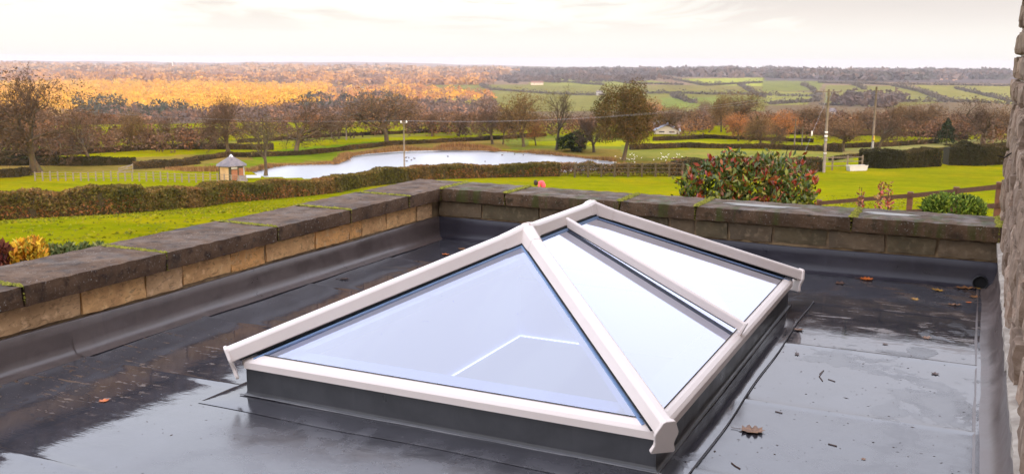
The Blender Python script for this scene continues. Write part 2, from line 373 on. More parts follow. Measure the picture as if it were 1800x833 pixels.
# ================================================================== LARGE STRUCTURE
# ------------------------------------------------------------------ terrain
PATCH = [  # photo-space outlines of fields on the ground: (polygon, colour)
 ([(0,118),(1800,135),(1800,160),(860,150),(560,150),(0,140)], (0.24,0.15,0.09)),
 ([(0,100),(560,105),(900,116),(900,127),(500,128),(0,126)], (0.30,0.19,0.15)),
 ([(0,131),(250,128),(560,135),(860,140),(850,150),(560,150),(0,146)], (0.34,0.17,0.06)),
 ([(345,124),(480,126),(470,131),(360,130)], (0.44,0.30,0.17)),
 ([(560,138),(740,141),(720,147),(600,150),(560,147)], (0.22,0.11,0.05)),
 ([(0,146),(560,150),(600,200),(0,205)], (0.40,0.21,0.05)),
 ([(205,190),(300,192),(295,197),(210,196)], (0.38,0.36,0.02)),
 ([(475,165),(510,167),(505,177),(478,176)], (0.36,0.33,0.02)),
 ([(750,150),(1010,148),(1040,143),(1110,150),(1345,150),(1345,196),(900,196),(820,190),(740,172)], (0.145,0.155,0.045)),
 ([(755,170),(850,172),(840,182),(760,180)], (0.30,0.30,0.03)),
 ([(770,185),(850,182),(900,186),(880,200),(780,196)], (0.20,0.20,0.04)),
 ([(930,138),(1100,137),(1180,146),(1060,152),(930,150)], (0.17,0.20,0.05)),
 ([(1185,139),(1340,137),(1345,152),(1220,149)], (0.23,0.28,0.05)),
 ([(1120,150),(1340,152),(1340,158),(1150,159)], (0.15,0.145,0.06)),
 ([(1160,172),(1330,170),(1345,178),(1260,190),(1165,190)], (0.14,0.19,0.05)),
 ([(1340,137),(1450,142),(1440,160),(1340,160)], (0.13,0.16,0.05)),
 ([(1345,160),(1430,163),(1420,184),(1345,186)], (0.17,0.19,0.06)),
 ([(1450,150),(1600,152),(1660,180),(1560,190),(1450,182)], (0.15,0.16,0.055)),
 ([(1600,150),(1800,152),(1800,184),(1700,180)], (0.175,0.185,0.06)),
 ([(1345,122),(1800,126),(1800,148),(1345,142)], (0.12,0.09,0.08)),
 ([(1000,118),(1345,122),(1345,137),(1000,134)], (0.10,0.095,0.085)),
]
def build_terrain():
    az = np.concatenate([np.arange(-57, 6.01, .1), np.arange(10, 303, 6.0)]); na = len(az)
    d = [3.0]
    while d[-1] < 14500: d.append(d[-1]+max(.75, d[-1]*.0135))
    d = np.array(d); nd = len(d)
    A, D = np.meshgrid(np.radians(az), d); x = CAM[0]+np.sin(A)*D; y = CAM[1]+np.cos(A)*D; z = hgt(x, y, True)
    V = np.stack([x, y, z], -1).reshape(-1, 3)
    i = np.arange(nd-1)[:, None]; j = np.arange(na)[None, :]; j2 = (j+1) % na
    Fc = np.stack([i*na+j, (i+1)*na+j, (i+1)*na+j2, i*na+j2], -1).reshape(-1, 4)[:, ::-1]
    # colours
    rel = V-CAM; zz = np.maximum(rel@FW, .1); px = 900+F*(rel@RT)/zz; py = 416.5-F*(rel@UP)/zz
    DD = D.ravel(); nz = wob(V[:, 0], V[:, 1], 0, .05)+.6*wob(V[:, 0], V[:, 1], 0, .21, 2)
    c = np.zeros((len(V), 3)); g1 = np.array([.236, .218, .003]); c[:] = g1
    rough_ = np.array([.20, .125, .04])
    far = np.clip((DD-235)/30, 0, 1)[:, None]; c = c*(1-far)+np.array([.17, .11, .055])*far
    front = (zz > 1) & (DD > 260)
    for poly, col in PATCH:
        mk = inpoly(px, py, poly) & front; c[mk] = col
    # tussocky strips of dead grass between the near fields, and round the lake
    near = (DD < 235) & (DD > 60) & (zz > 1)
    for poly, col in NEARPATCH:
        mk = near & inpoly(px, py, poly); c[mk] = col
    ff = ((DD > 700) & (c[:, 1] > c[:, 0]*.85))[:, None]; c = np.where(ff, c*np.array([1.35, 1.08, .7]), c)
    k = (1+.16*nz)[:, None]; c = c*k
    # near fields: faint dips, tractor lines, paler patches
    m = (nz > .75)[:, None] & (DD < 235)[:, None]; c = np.where(m, c*np.array([.78, .86, .9]), c)
    return nmesh('ground', V, Fc, M_GROUND, None, 'structure', np.clip(c, .004, .8), True)
NEARPATCH = [
 ([(0,262),(240,255),(560,240),(880,232),(880,236),(640,243),(330,256),(100,268),(0,270)], (0.20,0.17,0.03)),
 ([(0,285),(250,276),(450,268),(640,256),(760,246),(880,240),(1090,262),(1180,282),(1210,296),(1080,296),(900,262),(700,262),(600,274),(590,288),(470,292),(430,300),(0,304)], (0.23,0.16,0.035)),
 ([(340,292),(430,282),(560,270),(610,266),(590,282),(470,287),(430,296)], (0.18,0.21,0.012)),
 ([(500,262),(640,250),(700,250),(640,262),(560,272),(450,282),(440,276)], (0.15,0.20,0.010)),
 ([(870,240),(1120,236),(1130,262),(900,262)], (0.19,0.19,0.03)),
 ([(1200,247),(1350,250),(1500,256),(1500,262),(1200,256)], (0.26,0.245,0.012)),
 ([(930,248),(1340,247),(1330,258),(930,256)], (0.30,0.27,0.010)),
 ([(1090,262),(1500,265),(1500,285),(1210,278),(1100,285)], (0.22,0.20,0.04)),
 ([(1480,262),(1780,240),(1780,250),(1480,272)], (0.26,0.22,0.07)),
]
def ground_extra(g, vec, c, p):
    n = g.noise(vec, .9, 6, .7); n2 = g.noise(vec, .12, 5, .6); n3 = g.noise(vec, .018, 5, .6)
    c = g.mix(g.math('MULTIPLY', g.ramp(n, .42, .7), .6), c, g.mix(1.0, c, (.55, .72, .8), 'MULTIPLY'))
    c = g.mix(g.math('MULTIPLY', g.ramp(n2, .47, .66), .6), c, g.mix(1.0, c, (1.35, 1.05, 1.3), 'MULTIPLY'))
    st = g.node('ShaderNodeMapping', {'Vector': vec, 'Rotation': (0, 0, .9), 'Scale': (.09, .5, 1)}).outputs[0]
    c = g.mix(g.math('MULTIPLY', g.ramp(g.noise(st, 1.0, 8, .8), .47, .62), .75), c, g.mix(1.0, c, (.60, .74, .6), 'MULTIPLY'))
    c = g.mix(g.math('MULTIPLY', g.ramp(n3, .52, .62), .35), c, g.mix(1.0, c, (.75, .82, .9), 'MULTIPLY'))
    return c
M_GROUND = material('grassland', [(1, 1, 1), (.88, .93, .9)], .95, 1.7, .05, 6, .08, attr='Col', extra=ground_extra)
MATS['grassland'].node_tree.nodes['Principled BSDF'].inputs['Specular IOR Level'].default_value = 0.0
build_terrain()

# lake
def build_lake():
    mb = MB(); P = LAKE; c = P.mean(0); out = []
    for i in range(len(P)):
        for t in np.linspace(0, 1, 8, endpoint=False):
            q = P[i]*(1-t)+P[(i+1) % len(P)]*t; dv = q-c; dv /= np.linalg.norm(dv); out.append(q+dv*(.9+.35*math.sin(q[0]*.9)+.2*math.sin(q[1]*1.7)))
    n = len(out); mb.add([(q[0], q[1], WATER) for q in out]+[(c[0], c[1], WATER)], [(i, (i+1) % n, n) for i in range(n)])
    m = bpy.data.materials.new('lake_water'); m.use_nodes = True; g = NT(m.node_tree); g.n.clear()
    vec = g.node('ShaderNodeNewGeometry').outputs['Position']
    st = g.node('ShaderNodeMapping', {'Vector': vec, 'Scale': (1.5, .5, 1)}).outputs[0]
    b = g.node('ShaderNodeBump', {'Height': g.noise(st, 1.5, 4), 'Strength': .16, 'Distance': .05})
    p = g.node('ShaderNodeBsdfPrincipled', {'Base Color': (.42, .44, .47), 'Roughness': .30, 'IOR': 1.5, 'Normal': b.outputs[0]})  # pale base colour stands in for sky glare on the ripples
    o = g.node('ShaderNodeOutputMaterial'); g.l.new(p.outputs[0], o.inputs[0])
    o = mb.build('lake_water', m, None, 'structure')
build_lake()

# ------------------------------------------------------------------ the flat roof
H, T, CW, REC, FZ, HW = 0.452, 0.1095, 0.5456, 0.0588, 0.187, 4.5347
A0, B0, C0, D0 = 1.2153, 3.3033, -4.1179, -1.1346          # rooflight footprint
KI = 0.0256
roof = thing('flat_roof', (2.2, -4, -.05), '', ''); del roof['label']; del roof['category']; roof['kind'] = 'structure'
seams = [0.05, -1.00, -2.06, -3.11, -4.03, -5.10, -6.16, -7.22, -8.3, -9.4, -12.5]
hx0, hx1, hy0, hy1 = A0+.06, B0-.06, C0+.06, D0-.06
def und(x, y):
    b = .0022*math.sin(x*2.3+y*1.1)+.0016*math.sin(y*3.7-x*1.3+1)
    for q_ in seams[1:-1]: b += .0022*math.exp(-((y-q_-.035)/.022)**2)
    return b
for k in range(len(seams)-1):
    ya, yb = seams[k]+(.055 if k else 0), seams[k+1]
    xs = sorted(set([round(q, 4) for q in np.linspace(-.03, HW+.02, 38)]+[hx0, hx1])); ys = sorted(set([round(q, 4) for q in np.linspace(yb, ya, 9)]+[ya-.012, ya-.03, ya-.05, ya-.08, yb+.012, yb+.022, yb+.035, yb+.05, yb+.075]+[q for q in (hy0, hy1) if yb < q < ya]))
    mb = MB(); vs = []; 
    for j, y in enumerate(ys):
        for x in xs:
            t = (y-yb)/(ya-yb); vs.append((x, y, und(x, y)+.0045*t-.0045))
    nx = len(xs); fs = []
    for j in range(len(ys)-1):
        for i in range(nx-1):
            cx, cy = (xs[i]+xs[i+1])/2, (ys[j]+ys[j+1])/2
            if hx0 < cx < hx1 and hy0 < cy < hy1: continue
            fs.append((j*nx+i, j*nx+i+1, (j+1)*nx+i+1, (j+1)*nx+i))
    mb.add(vs, fs)
    if k:   # thickness of the lap edge, facing the next sheet
        jt = len(mb.v); mb.add([(x, ya, und(x, ya)) for x in xs], []); n0 = len(mb.v); mb.add([(x, ya+.001, und(x, ya)-.006) for x in xs], [])
        for i in range(nx-1):
            if hx0 < (xs[i]+xs[i+1])/2 < hx1 and hy0 < ya < hy1: continue
            mb.f.append((jt+i, jt+i+1, n0+i+1, n0+i))
    mb.build('membrane_sheet', M_ROOF, roof, smooth=True)
def roofz(x, y):
    for k in range(len(seams)-1):
        ya, yb = seams[k]+(.055 if k else 0), seams[k+1]+.055
        if yb <= y <= ya: return und(x, y)-.0045+.0045*(y-seams[k+1])/(ya-seams[k+1])
    return und(x, y)
# apron sheet welded round the kerb
mb = MB(); ax0, ax1, ay0, ay1 = 1.10, 3.405, -4.275, -.96
xs = sorted([ax0]+list(np.linspace(ax0+.04, ax1-.04, 26))+[ax1, hx0, hx1]); ys = sorted([ay0]+list(np.linspace(ay0+.04, ay1-.04, 34))+[ay1, hy0, hy1])
vs = [(x+.006*math.sin(y*5) if x in (ax0, ax1) else x, y+.006*math.sin(x*6) if y in (ay0, ay1) else y, und(x, y)+(.0055 if ax0 < x < ax1 and ay0 < y < ay1 else .0012)) for y in ys for x in xs]; nx = len(xs)
mb.add(vs, [(j*nx+i, j*nx+i+1, (j+1)*nx+i+1, (j+1)*nx+i) for j in range(len(ys)-1) for i in range(nx-1) if not (hx0 < (xs[i]+xs[i+1])/2 < hx1 and hy0 < (ys[j]+ys[j+1])/2 < hy1)])
mb.build('kerb_apron', M_ROOF, roof, smooth=True)
# strip up the foot of the house wall
mb = MB(); mb.sweep((4.45, -9.4, 0), (4.45, -.05, 0), [(-.035, .004), (.035, .004), (.035, .0065), (-.035, .0065)]); mb.build('lap_strip', M_ROOF, roof)

# upstands: coved sheets against the parapet and the house
def cove(name, P0, P1, inn, prof, parent, mat, n=30, cut0=0., cut1=0.):
    P0 = np.array(P0, float); P1 = np.array(P1, float); inn = np.array(inn, float); L = np.linalg.norm(P1-P0); t = (P1-P0)/L; vs = []
    for i in range(n+1):
        s = i/n
        for (o, z) in prof:
            a = s*(L-cut0*(o+.06)-cut1*(o+.06))+cut0*(o+.06)
            q = P0+t*a+inn*o; ws = .0035*math.sin(a*4.1+z*9)+.0025*math.sin(a*9.7+2); vs.append((q[0]+inn[0]*ws, q[1]+inn[1]*ws, z+(.003*math.sin(a*3+1) if z > .15 else 0)))
    m_ = len(prof); fs = [(i*m_+j, i*m_+j+1, (i+1)*m_+j+1, (i+1)*m_+j) for i in range(n) for j in range(m_-1)]
    return MB().add(vs, fs).build(name, mat, parent, smooth=True)
PROF = [(-.066, FZ-.001), (-.052, FZ), (-.047, FZ-.004), (-.044, .13), (-.040, .065), (-.032, .034), (-.016, .014), (.010, .0045), (.032, .0015), (.05, .0003)]
ysj = [0, -2.07, -4.0, -6.1, -8.3, -12.5]
for k in range(len(ysj)-1):
    pr = [(o+.0022*(k % 2), z+.0015*(k % 2)) for o, z in PROF]
    cove('upstand_sheet', (0, ysj[k]+(.04 if k else REC), 0), (0, ysj[k+1], 0), (1, 0, 0), pr, roof, M_UPST, 24, cut0=1 if k == 0 else 0)
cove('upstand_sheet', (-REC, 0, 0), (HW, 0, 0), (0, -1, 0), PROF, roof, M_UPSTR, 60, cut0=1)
PROFH = [(-.012, .31), (-.004, .305), (.004, .25), (.010, .12), (.03, .05), (.07, .012), (.13, .002)]
cove('house_upstand', (HW, -12.5, 0), (HW, 0, 0), (-1, 0, 0), PROFH, roof, M_UPST, 50)

# ------------------------------------------------------------------ parapet walls
def stones_between(lst): return list(zip(lst[:-1], lst[1:]))
def moss_line(mb, P0, P1, n, r, rs):
    P0 = np.array(P0, float); P1 = np.array(P1, float)
    for i in range(n):
        t = rs.rand(); c = P0*(1-t)+P1*t+rs.normal(0, r*.35, 3)*np.array([1, 1, .25]); s = r*(.4+.8*rs.rand())
        a = rs.rand()*6.28; v = [c+np.array([math.cos(a+q)*s*(1+.3*rs.rand()), math.sin(a+q)*s, 0]) for q in (0, 1.57, 3.14, 4.71)]+[c+np.array([0, 0, s*.7])]
        mb.add(v, [(0, 1, 4), (1, 2, 4), (2, 3, 4), (3, 0, 4)])
rs = np.random.RandomState(3)
pl = thing('parapet_wall', (-.3, -4, -3.2), 'long sandstone parapet at the left with dark flat coping stones running to the far corner', 'parapet wall')
MB().box(-CW+.06, -REC-.012, -12.5, CW-.05, -3.4, H-T-.002).build('wall_core', M_MORTAR, pl)
cj = [CW, -.54, -1.4, -2.28, -3.32, -4.3, -5.5, -6.8, -8.1, -9.6, -11.0, -12.5]
for i, (y1, y0) in enumerate(stones_between(cj)):
    if i == 0: lo, hi = (-CW, y0+.005, H-T), (.0, y1, H)
    else: lo, hi = (-CW+rs.uniform(-.008, .008), y0+.005, H-T+rs.uniform(-.003, .003)), (rs.uniform(-.004, .004), y1-.005, H+rs.uniform(-.004, .004))
    o = rough_box(MB(), lo, hi, (8, 14, 3), .0014, 11, i*1.3, .005).build('coping_stone', M_COPE, pl, smooth=False)
mm = MB()
for y in cj[1:7]:
    moss_line(mm, (-CW+.03, y, H), (-.01, y, H-.002), 200, .016, rs); moss_line(mm, (.0, y, H-.01), (.0, y, H-T), 16, .005, rs)
mm.build('moss', M_MOSS, pl, 'stuff')
sj = [-.06, -.33, -.81, -1.17, -1.35, -1.79, -2.35, -2.70, -3.14, -3.44, -3.91, -4.5, -5.0, -5.5, -6.1, -6.6, -7.1, -7.7, -8.3]
for i, (y1, y0) in enumerate(stones_between(sj)):
    g_ = .003+.003*rs.rand()
    rough_box(MB(), (-REC-.05, y0+g_, FZ+.012+rs.uniform(-.004, .006)), (-REC+rs.uniform(-.004, .008), y1-g_, H-T-.012), (1, 8, 4), .0032, 26, i*2.1, .005).build('stone', M_ASH[[1, 0, 0, 2, 2, 0, 2, 0, 1, 0, 1][i % 11]], pl)
# lower courses hidden behind the upstand are the core itself

pr_ = thing('parapet_wall', (2.2, .3, -3.2), 'shaded mossy sandstone parapet across the back of the roof', 'parapet wall')
MB().box(-REC+.02, HW-.002, REC+.012, CW-.05, -3.4, H-T-.002).build('wall_core', M_MORTAR, pr_)
rj = [0.0, .64, 1.69, 2.33, 3.52, HW]
for i, (x0, x1) in enumerate(stones_between(rj)):
    rough_box(MB(), (x0+(.004 if i else .003), rs.uniform(-.004, .004), H-T+rs.uniform(-.003, .003)), (x1-.005, CW+rs.uniform(-.006, .006), H-.001+rs.uniform(-.004, .004)), (14, 8, 3), .0016, 11, 20+i*1.3, .006).build('coping_stone', M_COPE_R, pr_)
mm = MB()
for x in rj[:-1]+[HW-.02]:
    moss_line(mm, (x+.002, .01, H), (x+.002, CW-.03, H), 190, .021, rs); moss_line(mm, (x, -.003, H-.01), (x, -.003, H-T), 14, .006, rs)
mm.build('moss', M_MOSS, pr_, 'stuff')
rsj = [-REC+.004, .39, .95, 1.52, 2.10, 2.32, 2.59, 2.94, 3.35, 3.77, 4.12, HW-.004]
for i, (x0, x1) in enumerate(stones_between(rsj)):
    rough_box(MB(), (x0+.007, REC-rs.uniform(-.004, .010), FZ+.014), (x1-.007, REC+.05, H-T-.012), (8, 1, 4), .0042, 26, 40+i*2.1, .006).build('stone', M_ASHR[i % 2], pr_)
# puddle lying on the second coping stone from the corner
def puddle(x0, x1, y0, y1):
    n = 60; mb = MB(); cx, cy = (x0+x1)/2, (y0+y1)/2
    vs = [(cx+(x1-x0)/2*math.cos(t)*(1+.22*math.sin(3*t+1)+.14*math.sin(7*t)+.08*math.sin(13*t)), cy+(y1-y0)/2*math.sin(t)*(1+.2*math.sin(2*t+2)), H+.0035) for t in np.linspace(0, 2*math.pi, n, endpoint=False)]
    mb.add(vs+[(cx, cy, H+.0038)], [(i, (i+1) % n, n) for i in range(n)])
    return mb
M_PUD = material('puddle_water', [(0.03, 0.03, 0.03)], .03, spec=1.0)
MATS['puddle_water'].node_tree.nodes['Principled BSDF'].inputs['IOR'].default_value = 1.55
o = puddle(2.50, 3.02, .17, .34).build('puddle', M_PUD); tag(o, 'long bright puddle on the rear coping in front of the red leafed bush', 'puddle')
o = puddle(3.58, 3.92, .20, .36).build('puddle', M_PUD); tag(o, 'duller thin puddle on the last rear coping stone beside the house wall', 'puddle')

# rainwater outlet through the rear upstand
dr = thing('roof_outlet', (4.424, -.03, .0), 'round black rainwater outlet in the rear upstand near the house wall', 'drain')
n = 24; ring = []
for rr, yy in ((.052, .0), (.052, -.022), (.045, -.022), (.045, -.006)):
    ring.append([(4.424+rr*math.cos(2*math.pi*i/n), -.022+yy+.015, .048+rr*math.sin(2*math.pi*i/n)) for i in range(n)])
mb = MB(); mb.add(sum(ring, []), [(k*n+i, k*n+(i+1) % n, (k+1)*n+(i+1) % n, (k+1)*n+i) for k in range(3) for i in range(n)]); mb.build('pipe_ring', M_BLACK, dr, smooth=True)
MB().add(ring[3], [tuple(range(n))]).build('pipe_bore_disc', M_DARK, dr)  # black disc painted in for the dark hollow of the pipe

# ------------------------------------------------------------------ the house wall at the right
hw = thing('house_wall', (5.2, -6, -3.3), 'rough rubble sandstone wall of the house rising at the right edge of the roof', 'house wall')
MB().box(HW+.03, HW+.6, -15.5, .68, -3.5, 5.0).build('wall_core', M_PALE_MORTAR, hw)
z = .285; row = 0
while z < 2.75:
    hgt_ = rs.uniform(.15, .24); y = .70
    while y > -4.9:
        L = rs.uniform(.24, .52)
        if y == .70: L = rs.choice([.22, .42])
        pr2 = rs.uniform(-.006, .022)
        b = rough_box(MB(), (HW-pr2, y-L+.012, z+.01), (HW+.10, y-.012 if y < .7 else .70+rs.uniform(-.01, .02), z+hgt_-.01), (2, 5, 4), .012, 15, rs.rand()*50, .018)
        b.build('stone', M_HOUSE[rs.randint(3)], hw); y -= L
    z += hgt_; row += 1
mb = MB()   # ragged fillet of pale mortar pressed over the head of the upstand
vs = []; nn = 120
for i in range(nn+1):
    y = .05-9.0*i/nn; j = .018*math.sin(i*1.7)+.02*rs.rand()
    vs += [(HW+.03, y, .345), (HW-.022-.01*rs.rand(), y, .325+j*.5), (HW-.020-.008*rs.rand(), y, .275+j), (HW-.002, y, .255+j)]
mb.add(vs, [(i*4+k, i*4+k+1, i*4+k+5, i*4+k+4) for i in range(nn) for k in range(3)]); mb.build('mortar_fillet', M_PALE_MORTAR, hw)
mb = MB(); mb.tube([(HW-.01, -.62, 1.03), (HW-.05, -.66, 1.00), (HW-.09, -.70, 1.015)], .004, 6); mb.build('wire_stub', M_DARK, hw)

# ------------------------------------------------------------------ room below
room = thing('room_below', (2.2, -3.5, -2.9), '', ''); del room['label']; del room['category']; room['kind'] = 'structure'
sx0, sx1, sy0, sy1, ZC = 1.335, B0-.12, C0+.12, -1.17, -.452
mb = MB()
for (xa, ya, xb, yb) in ((sx0, sy0, sx0, sy1), (sx0, sy1, sx1, sy1), (sx1, sy1, sx1, sy0), (sx1, sy0, sx0, sy0)):
    mb.add([(xa, ya, ZC), (xb, yb, ZC), (xb, yb, .15), (xa, ya, .15)], [(0, 1, 2, 3)])
mb.build('shaft_lining', M_PLASTER, room)
rx0, rx1, ry0, ry1, RZ = -.05, HW-.3, -7.2, -.05, -2.95
mb = MB()   # ceiling round the opening
for (xa, xb, ya, yb) in ((rx0, sx0, ry0, ry1), (sx1, rx1, ry0, ry1), (sx0, sx1, ry0, sy0), (sx0, sx1, sy1, ry1)):
    mb.add([(xa, ya, ZC), (xb, ya, ZC), (xb, yb, ZC), (xa, yb, ZC)], [(0, 3, 2, 1)])
mb.build('room_ceiling', M_PLASTER, room)
mb = MB()
for (xa, ya, xb, yb) in ((rx0, ry0, rx0, ry1), (rx0, ry1, rx1, ry1), (rx1, ry1, rx1, ry0), (rx1, ry0, rx0, ry0)):
    mb.add([(xa, ya, RZ), (xb, yb, RZ), (xb, yb, ZC), (xa, ya, ZC)], [(0, 1, 2, 3)])
mb.build('room_wall', M_ROOMGREY, room)
MB().add([(rx0, ry0, RZ), (rx1, ry0, RZ), (rx1, ry1, RZ), (rx0, ry1, RZ)], [(0, 1, 2, 3)]).build('room_floor', material('room_floor', [(0.30, 0.31, 0.35)], .5), room)
# window and door frames on the room's left wall
dd = thing('interior_door', (rx0+.03, -1.6, RZ), 'pale panelled door with white frame seen faintly through the front glass', 'door')
mb = MB(); mb.box(rx0+.004, rx0+.05, -2.02, -1.94, RZ, -.72).box(rx0+.004, rx0+.05, -1.16, -1.08, RZ, -.72).box(rx0+.004, rx0+.05, -1.94, -1.16, -.80, -.72); mb.build('door_frame', M_WHITE, dd)
mb = MB(); mb.box(rx0+.003, rx0+.03, -1.935, -1.165, RZ+.01, -.805); mb.build('door_leaf', material('door_paint', [(0.55, 0.53, 0.56)], .6), dd)
led = thing('led_strip', (sx0, sy1, ZC), 'blue white led tape glowing round the foot of the rooflight shaft', 'led strip')
mb = MB(); zt = ZC+.012
mb.box(sx0+.001, sx0+.009, sy0+.02, sy1-.01, zt-.004, zt+.004); mb.box(sx0+.01, 2.06, sy1-.009, sy1-.001, zt-.004, zt+.004); mb.build('tape', emit_mat('led_tape_glow', (.26, .36, 1.0), 2.6), led)
mb = MB()
for y in np.arange(sy0+.05, sy1-.03, .035): mb.box(sx0+.0095, sx0+.013, y, y+.014, zt-.003, zt+.003)
for x in np.arange(sx0+.04, 2.06, .035): mb.box(x, x+.014, sy1-.013, sy1-.0095, zt-.003, zt+.003)
mb.build('diode', emit_mat('led_diode_glow', (.8, .88, 1.0), 1.8), led, 'stuff')

# ================================================================== THE ROOFLIGHT
rl = thing('roof_lantern', ((A0+B0)/2, (C0+D0)/2, 0), 'white framed pyramidal glass roof lantern standing in the middle of the wet grey roof', 'roof lantern')
# kerb
mb = MB(); ka, kb, kc, kd = A0+KI, B0-KI, C0+KI, D0-KI
kn = [(ka, kc), (kb, kc), (kb, kd), (ka, kd)]
prof = [(.016, .0072), (.009, .009), (.003, .014), (.0, .024), (.0, .152)]
ring = []
for o_, z_ in prof: ring.append([(ka-o_, kc-o_, z_), (kb+o_, kc-o_, z_), (kb+o_, kd+o_, z_), (ka-o_, kd+o_, z_)])
mb.add(sum(ring, []), [(k*4+i, k*4+(i+1) % 4, (k+1)*4+(i+1) % 4, (k+1)*4+i) for k in range(len(prof)-1) for i in range(4)])
mb.add([(ka, kc, .152), (kb, kc, .152), (kb, kd, .152), (ka, kd, .152), (ka+.07, kc+.07, .152), (kb-.07, kc+.07, .152), (kb-.07, kd-.07, .152), (ka+.07, kd-.07, .152)], [(i, (i+1) % 4, 4+(i+1) % 4, 4+i) for i in range(4)])
mb.build('kerb', M_KERB, rl)
M_WELD = material('welded_membrane_edge', [(0.20, 0.19, 0.19), (0.11, 0.105, 0.11)], .3, 8)
mb = MB(); wz = .0085
mb.tube([(ka-.03+t*(kb-ka+.06), kc-.016+.001*math.sin(t*31), wz+.001*math.sin(t*17)) for t in np.linspace(0, 1, 24)], .0032, 5)
mb.tube([(kb+.016+.001*math.sin(t*23), kc-.03+t*(kd-kc+.06), wz) for t in np.linspace(0, 1, 24)], .0028, 5)
mb.build('weld_bead', M_WELD, rl)
M_WELD2 = material('apron_edge', [(0.15, 0.145, 0.15), (0.08, 0.078, 0.08)], .3, 8)
mb = MB(); mb.tube([(ax1+.003+.006*math.sin(y*5), y, .005+und(ax1, y)) for y in np.linspace(ay0, ay1, 40)], .0032, 5); mb.build('apron_edge', M_WELD2, roof)
# eave beams
E0, E1, E2 = .1450, .180, .206
sec_e = [(0, E0), (0, E1-.004), (.003, E1), (.012, E1+.010), (.03, E2-.006), (.05, E2), (.06, E2), (.06, E0)]
def eave(P0, P1, inn):
    P0 = np.array(P0, float); P1 = np.array(P1, float); inn = np.array(inn, float); t = P1-P0; L = np.linalg.norm(t); t /= L
    vs = [P0+t*(o)+inn*o+np.array([0, 0, z]) for o, z in sec_e]+[P1-t*(o)+inn*o+np.array([0, 0, z]) for o, z in sec_e]; n = len(sec_e)
    mb = MB().add(vs, [(i, (i+1) % n, n+(i+1) % n, n+i) for i in range(n)]+[tuple(range(n)), tuple(range(n, 2*n))]); return mb.build('eave_beam', M_WHITE, rl)
eave((A0+.035, C0, 0), (B0-.03, C0, 0), (0, 1, 0)); eave((B0, C0+.03, 0), (B0, D0-.035, 0), (-1, 0, 0)); eave((A0, C0+.03, 0), (A0, D0-.03, 0), (1, 0, 0)); eave((A0+.03, D0, 0), (B0-.03, D0, 0), (0, -1, 0))
# glass
XM, Y1, Y2, ZR = (A0+B0)/2, -3.0949, -2.1605, .7608
GI, GZ0, GZ1 = .048, .2080, ZR-.070
g = dict(fl=(A0+GI, C0+GI, GZ0), fr=(B0-GI, C0+GI, GZ0), bl=(A0+GI, D0-GI, GZ0), br=(B0-GI, D0-GI, GZ0), r1=(XM, Y1, GZ1), r2=(XM, Y2, GZ1))
YM = (C0+D0)/2-.02
def lerp(a, b, t): return tuple(np.array(a)*(1-t)+np.array(b)*t)
def pane(pts):
    P = [np.array(q, float) for q in pts]; nrm = np.cross(P[1]-P[0], P[2]-P[0]); nrm /= np.linalg.norm(nrm)
    if nrm[2] < 0: nrm = -nrm
    n = len(P); return MB().add(P, [tuple(range(n))]).build('glass_pane', M_GLASS, rl)
rm = (XM, (Y1+Y2)/2, GZ1); er = (B0-GI, YM, GZ0); el = (A0+GI, YM, GZ0)
pane([g['fl'], g['fr'], g['r1']]); pane([g['fr'], er, rm, g['r1']]); pane([er, g['br'], g['r2'], rm])
pane([g['br'], g['bl'], g['r2']]); pane([g['bl'], el, rm, g['r2']]); pane([el, g['fl'], g['r1'], rm])
# hip, ridge and rafter caps
SEC = [(-.012, 0), (.012, 0), (.020, -.003), (.029, -.013), (.040, -.064), (.037, -.068), (-.037, -.068), (-.040, -.064), (-.029, -.013), (-.020, -.003)]
def scl(sec, k): return [(a*k, (b+.034)*k-.034) for a, b in sec]
ZH = .2440; S = .045
corners = [((A0-S, C0-S, ZH), (XM, Y1, ZR)), ((B0+S, C0-S, ZH), (XM, Y1, ZR)), ((B0+S, D0+S, ZH), (XM, Y2, ZR)), ((A0-S, D0+S, ZH), (XM, Y2, ZR))]
ENDC = [(-.018, .005), (.018, .005), (.028, -.001), (.050, -.050), (.051, -.062), (.043, -.095), (.043, -.110), (.054, -.142), (.050, -.152), (-.050, -.146), (-.054, -.136), (-.043, -.110), (-.043, -.095), (-.051, -.062), (-.050, -.050), (-.028, -.001)]
for A, B in corners:
    A = np.array(A); B = np.array(B); t = (B-A)/np.linalg.norm(B-A)
    hc_ = MB().sweep(A+t*.012, B, SEC).build('hip_cap', M_WHITE, rl, bevel=.0025)
    e = MB().sweep(A, A+t*.016, ENDC).build('end_cap', M_WHITE, hc_, bevel=.003)
    MB().sweep(A+t*.05, B-t*.02, [(-.0435, -.074), (.0435, -.074), (.0435, -.0685), (-.0435, -.0685)]).build('gasket', M_BLACK, hc_)
rc_ = MB().sweep((XM, Y1, ZR), (XM, Y2, ZR), SEC).build('ridge_cap', M_WHITE, rl, bevel=.0025)
MB().sweep((XM, Y1, ZR), (XM, Y2, ZR), [(-.0435, -.074), (.0435, -.074), (.0435, -.0685), (-.0435, -.0685)]).build('gasket', M_BLACK, rl)
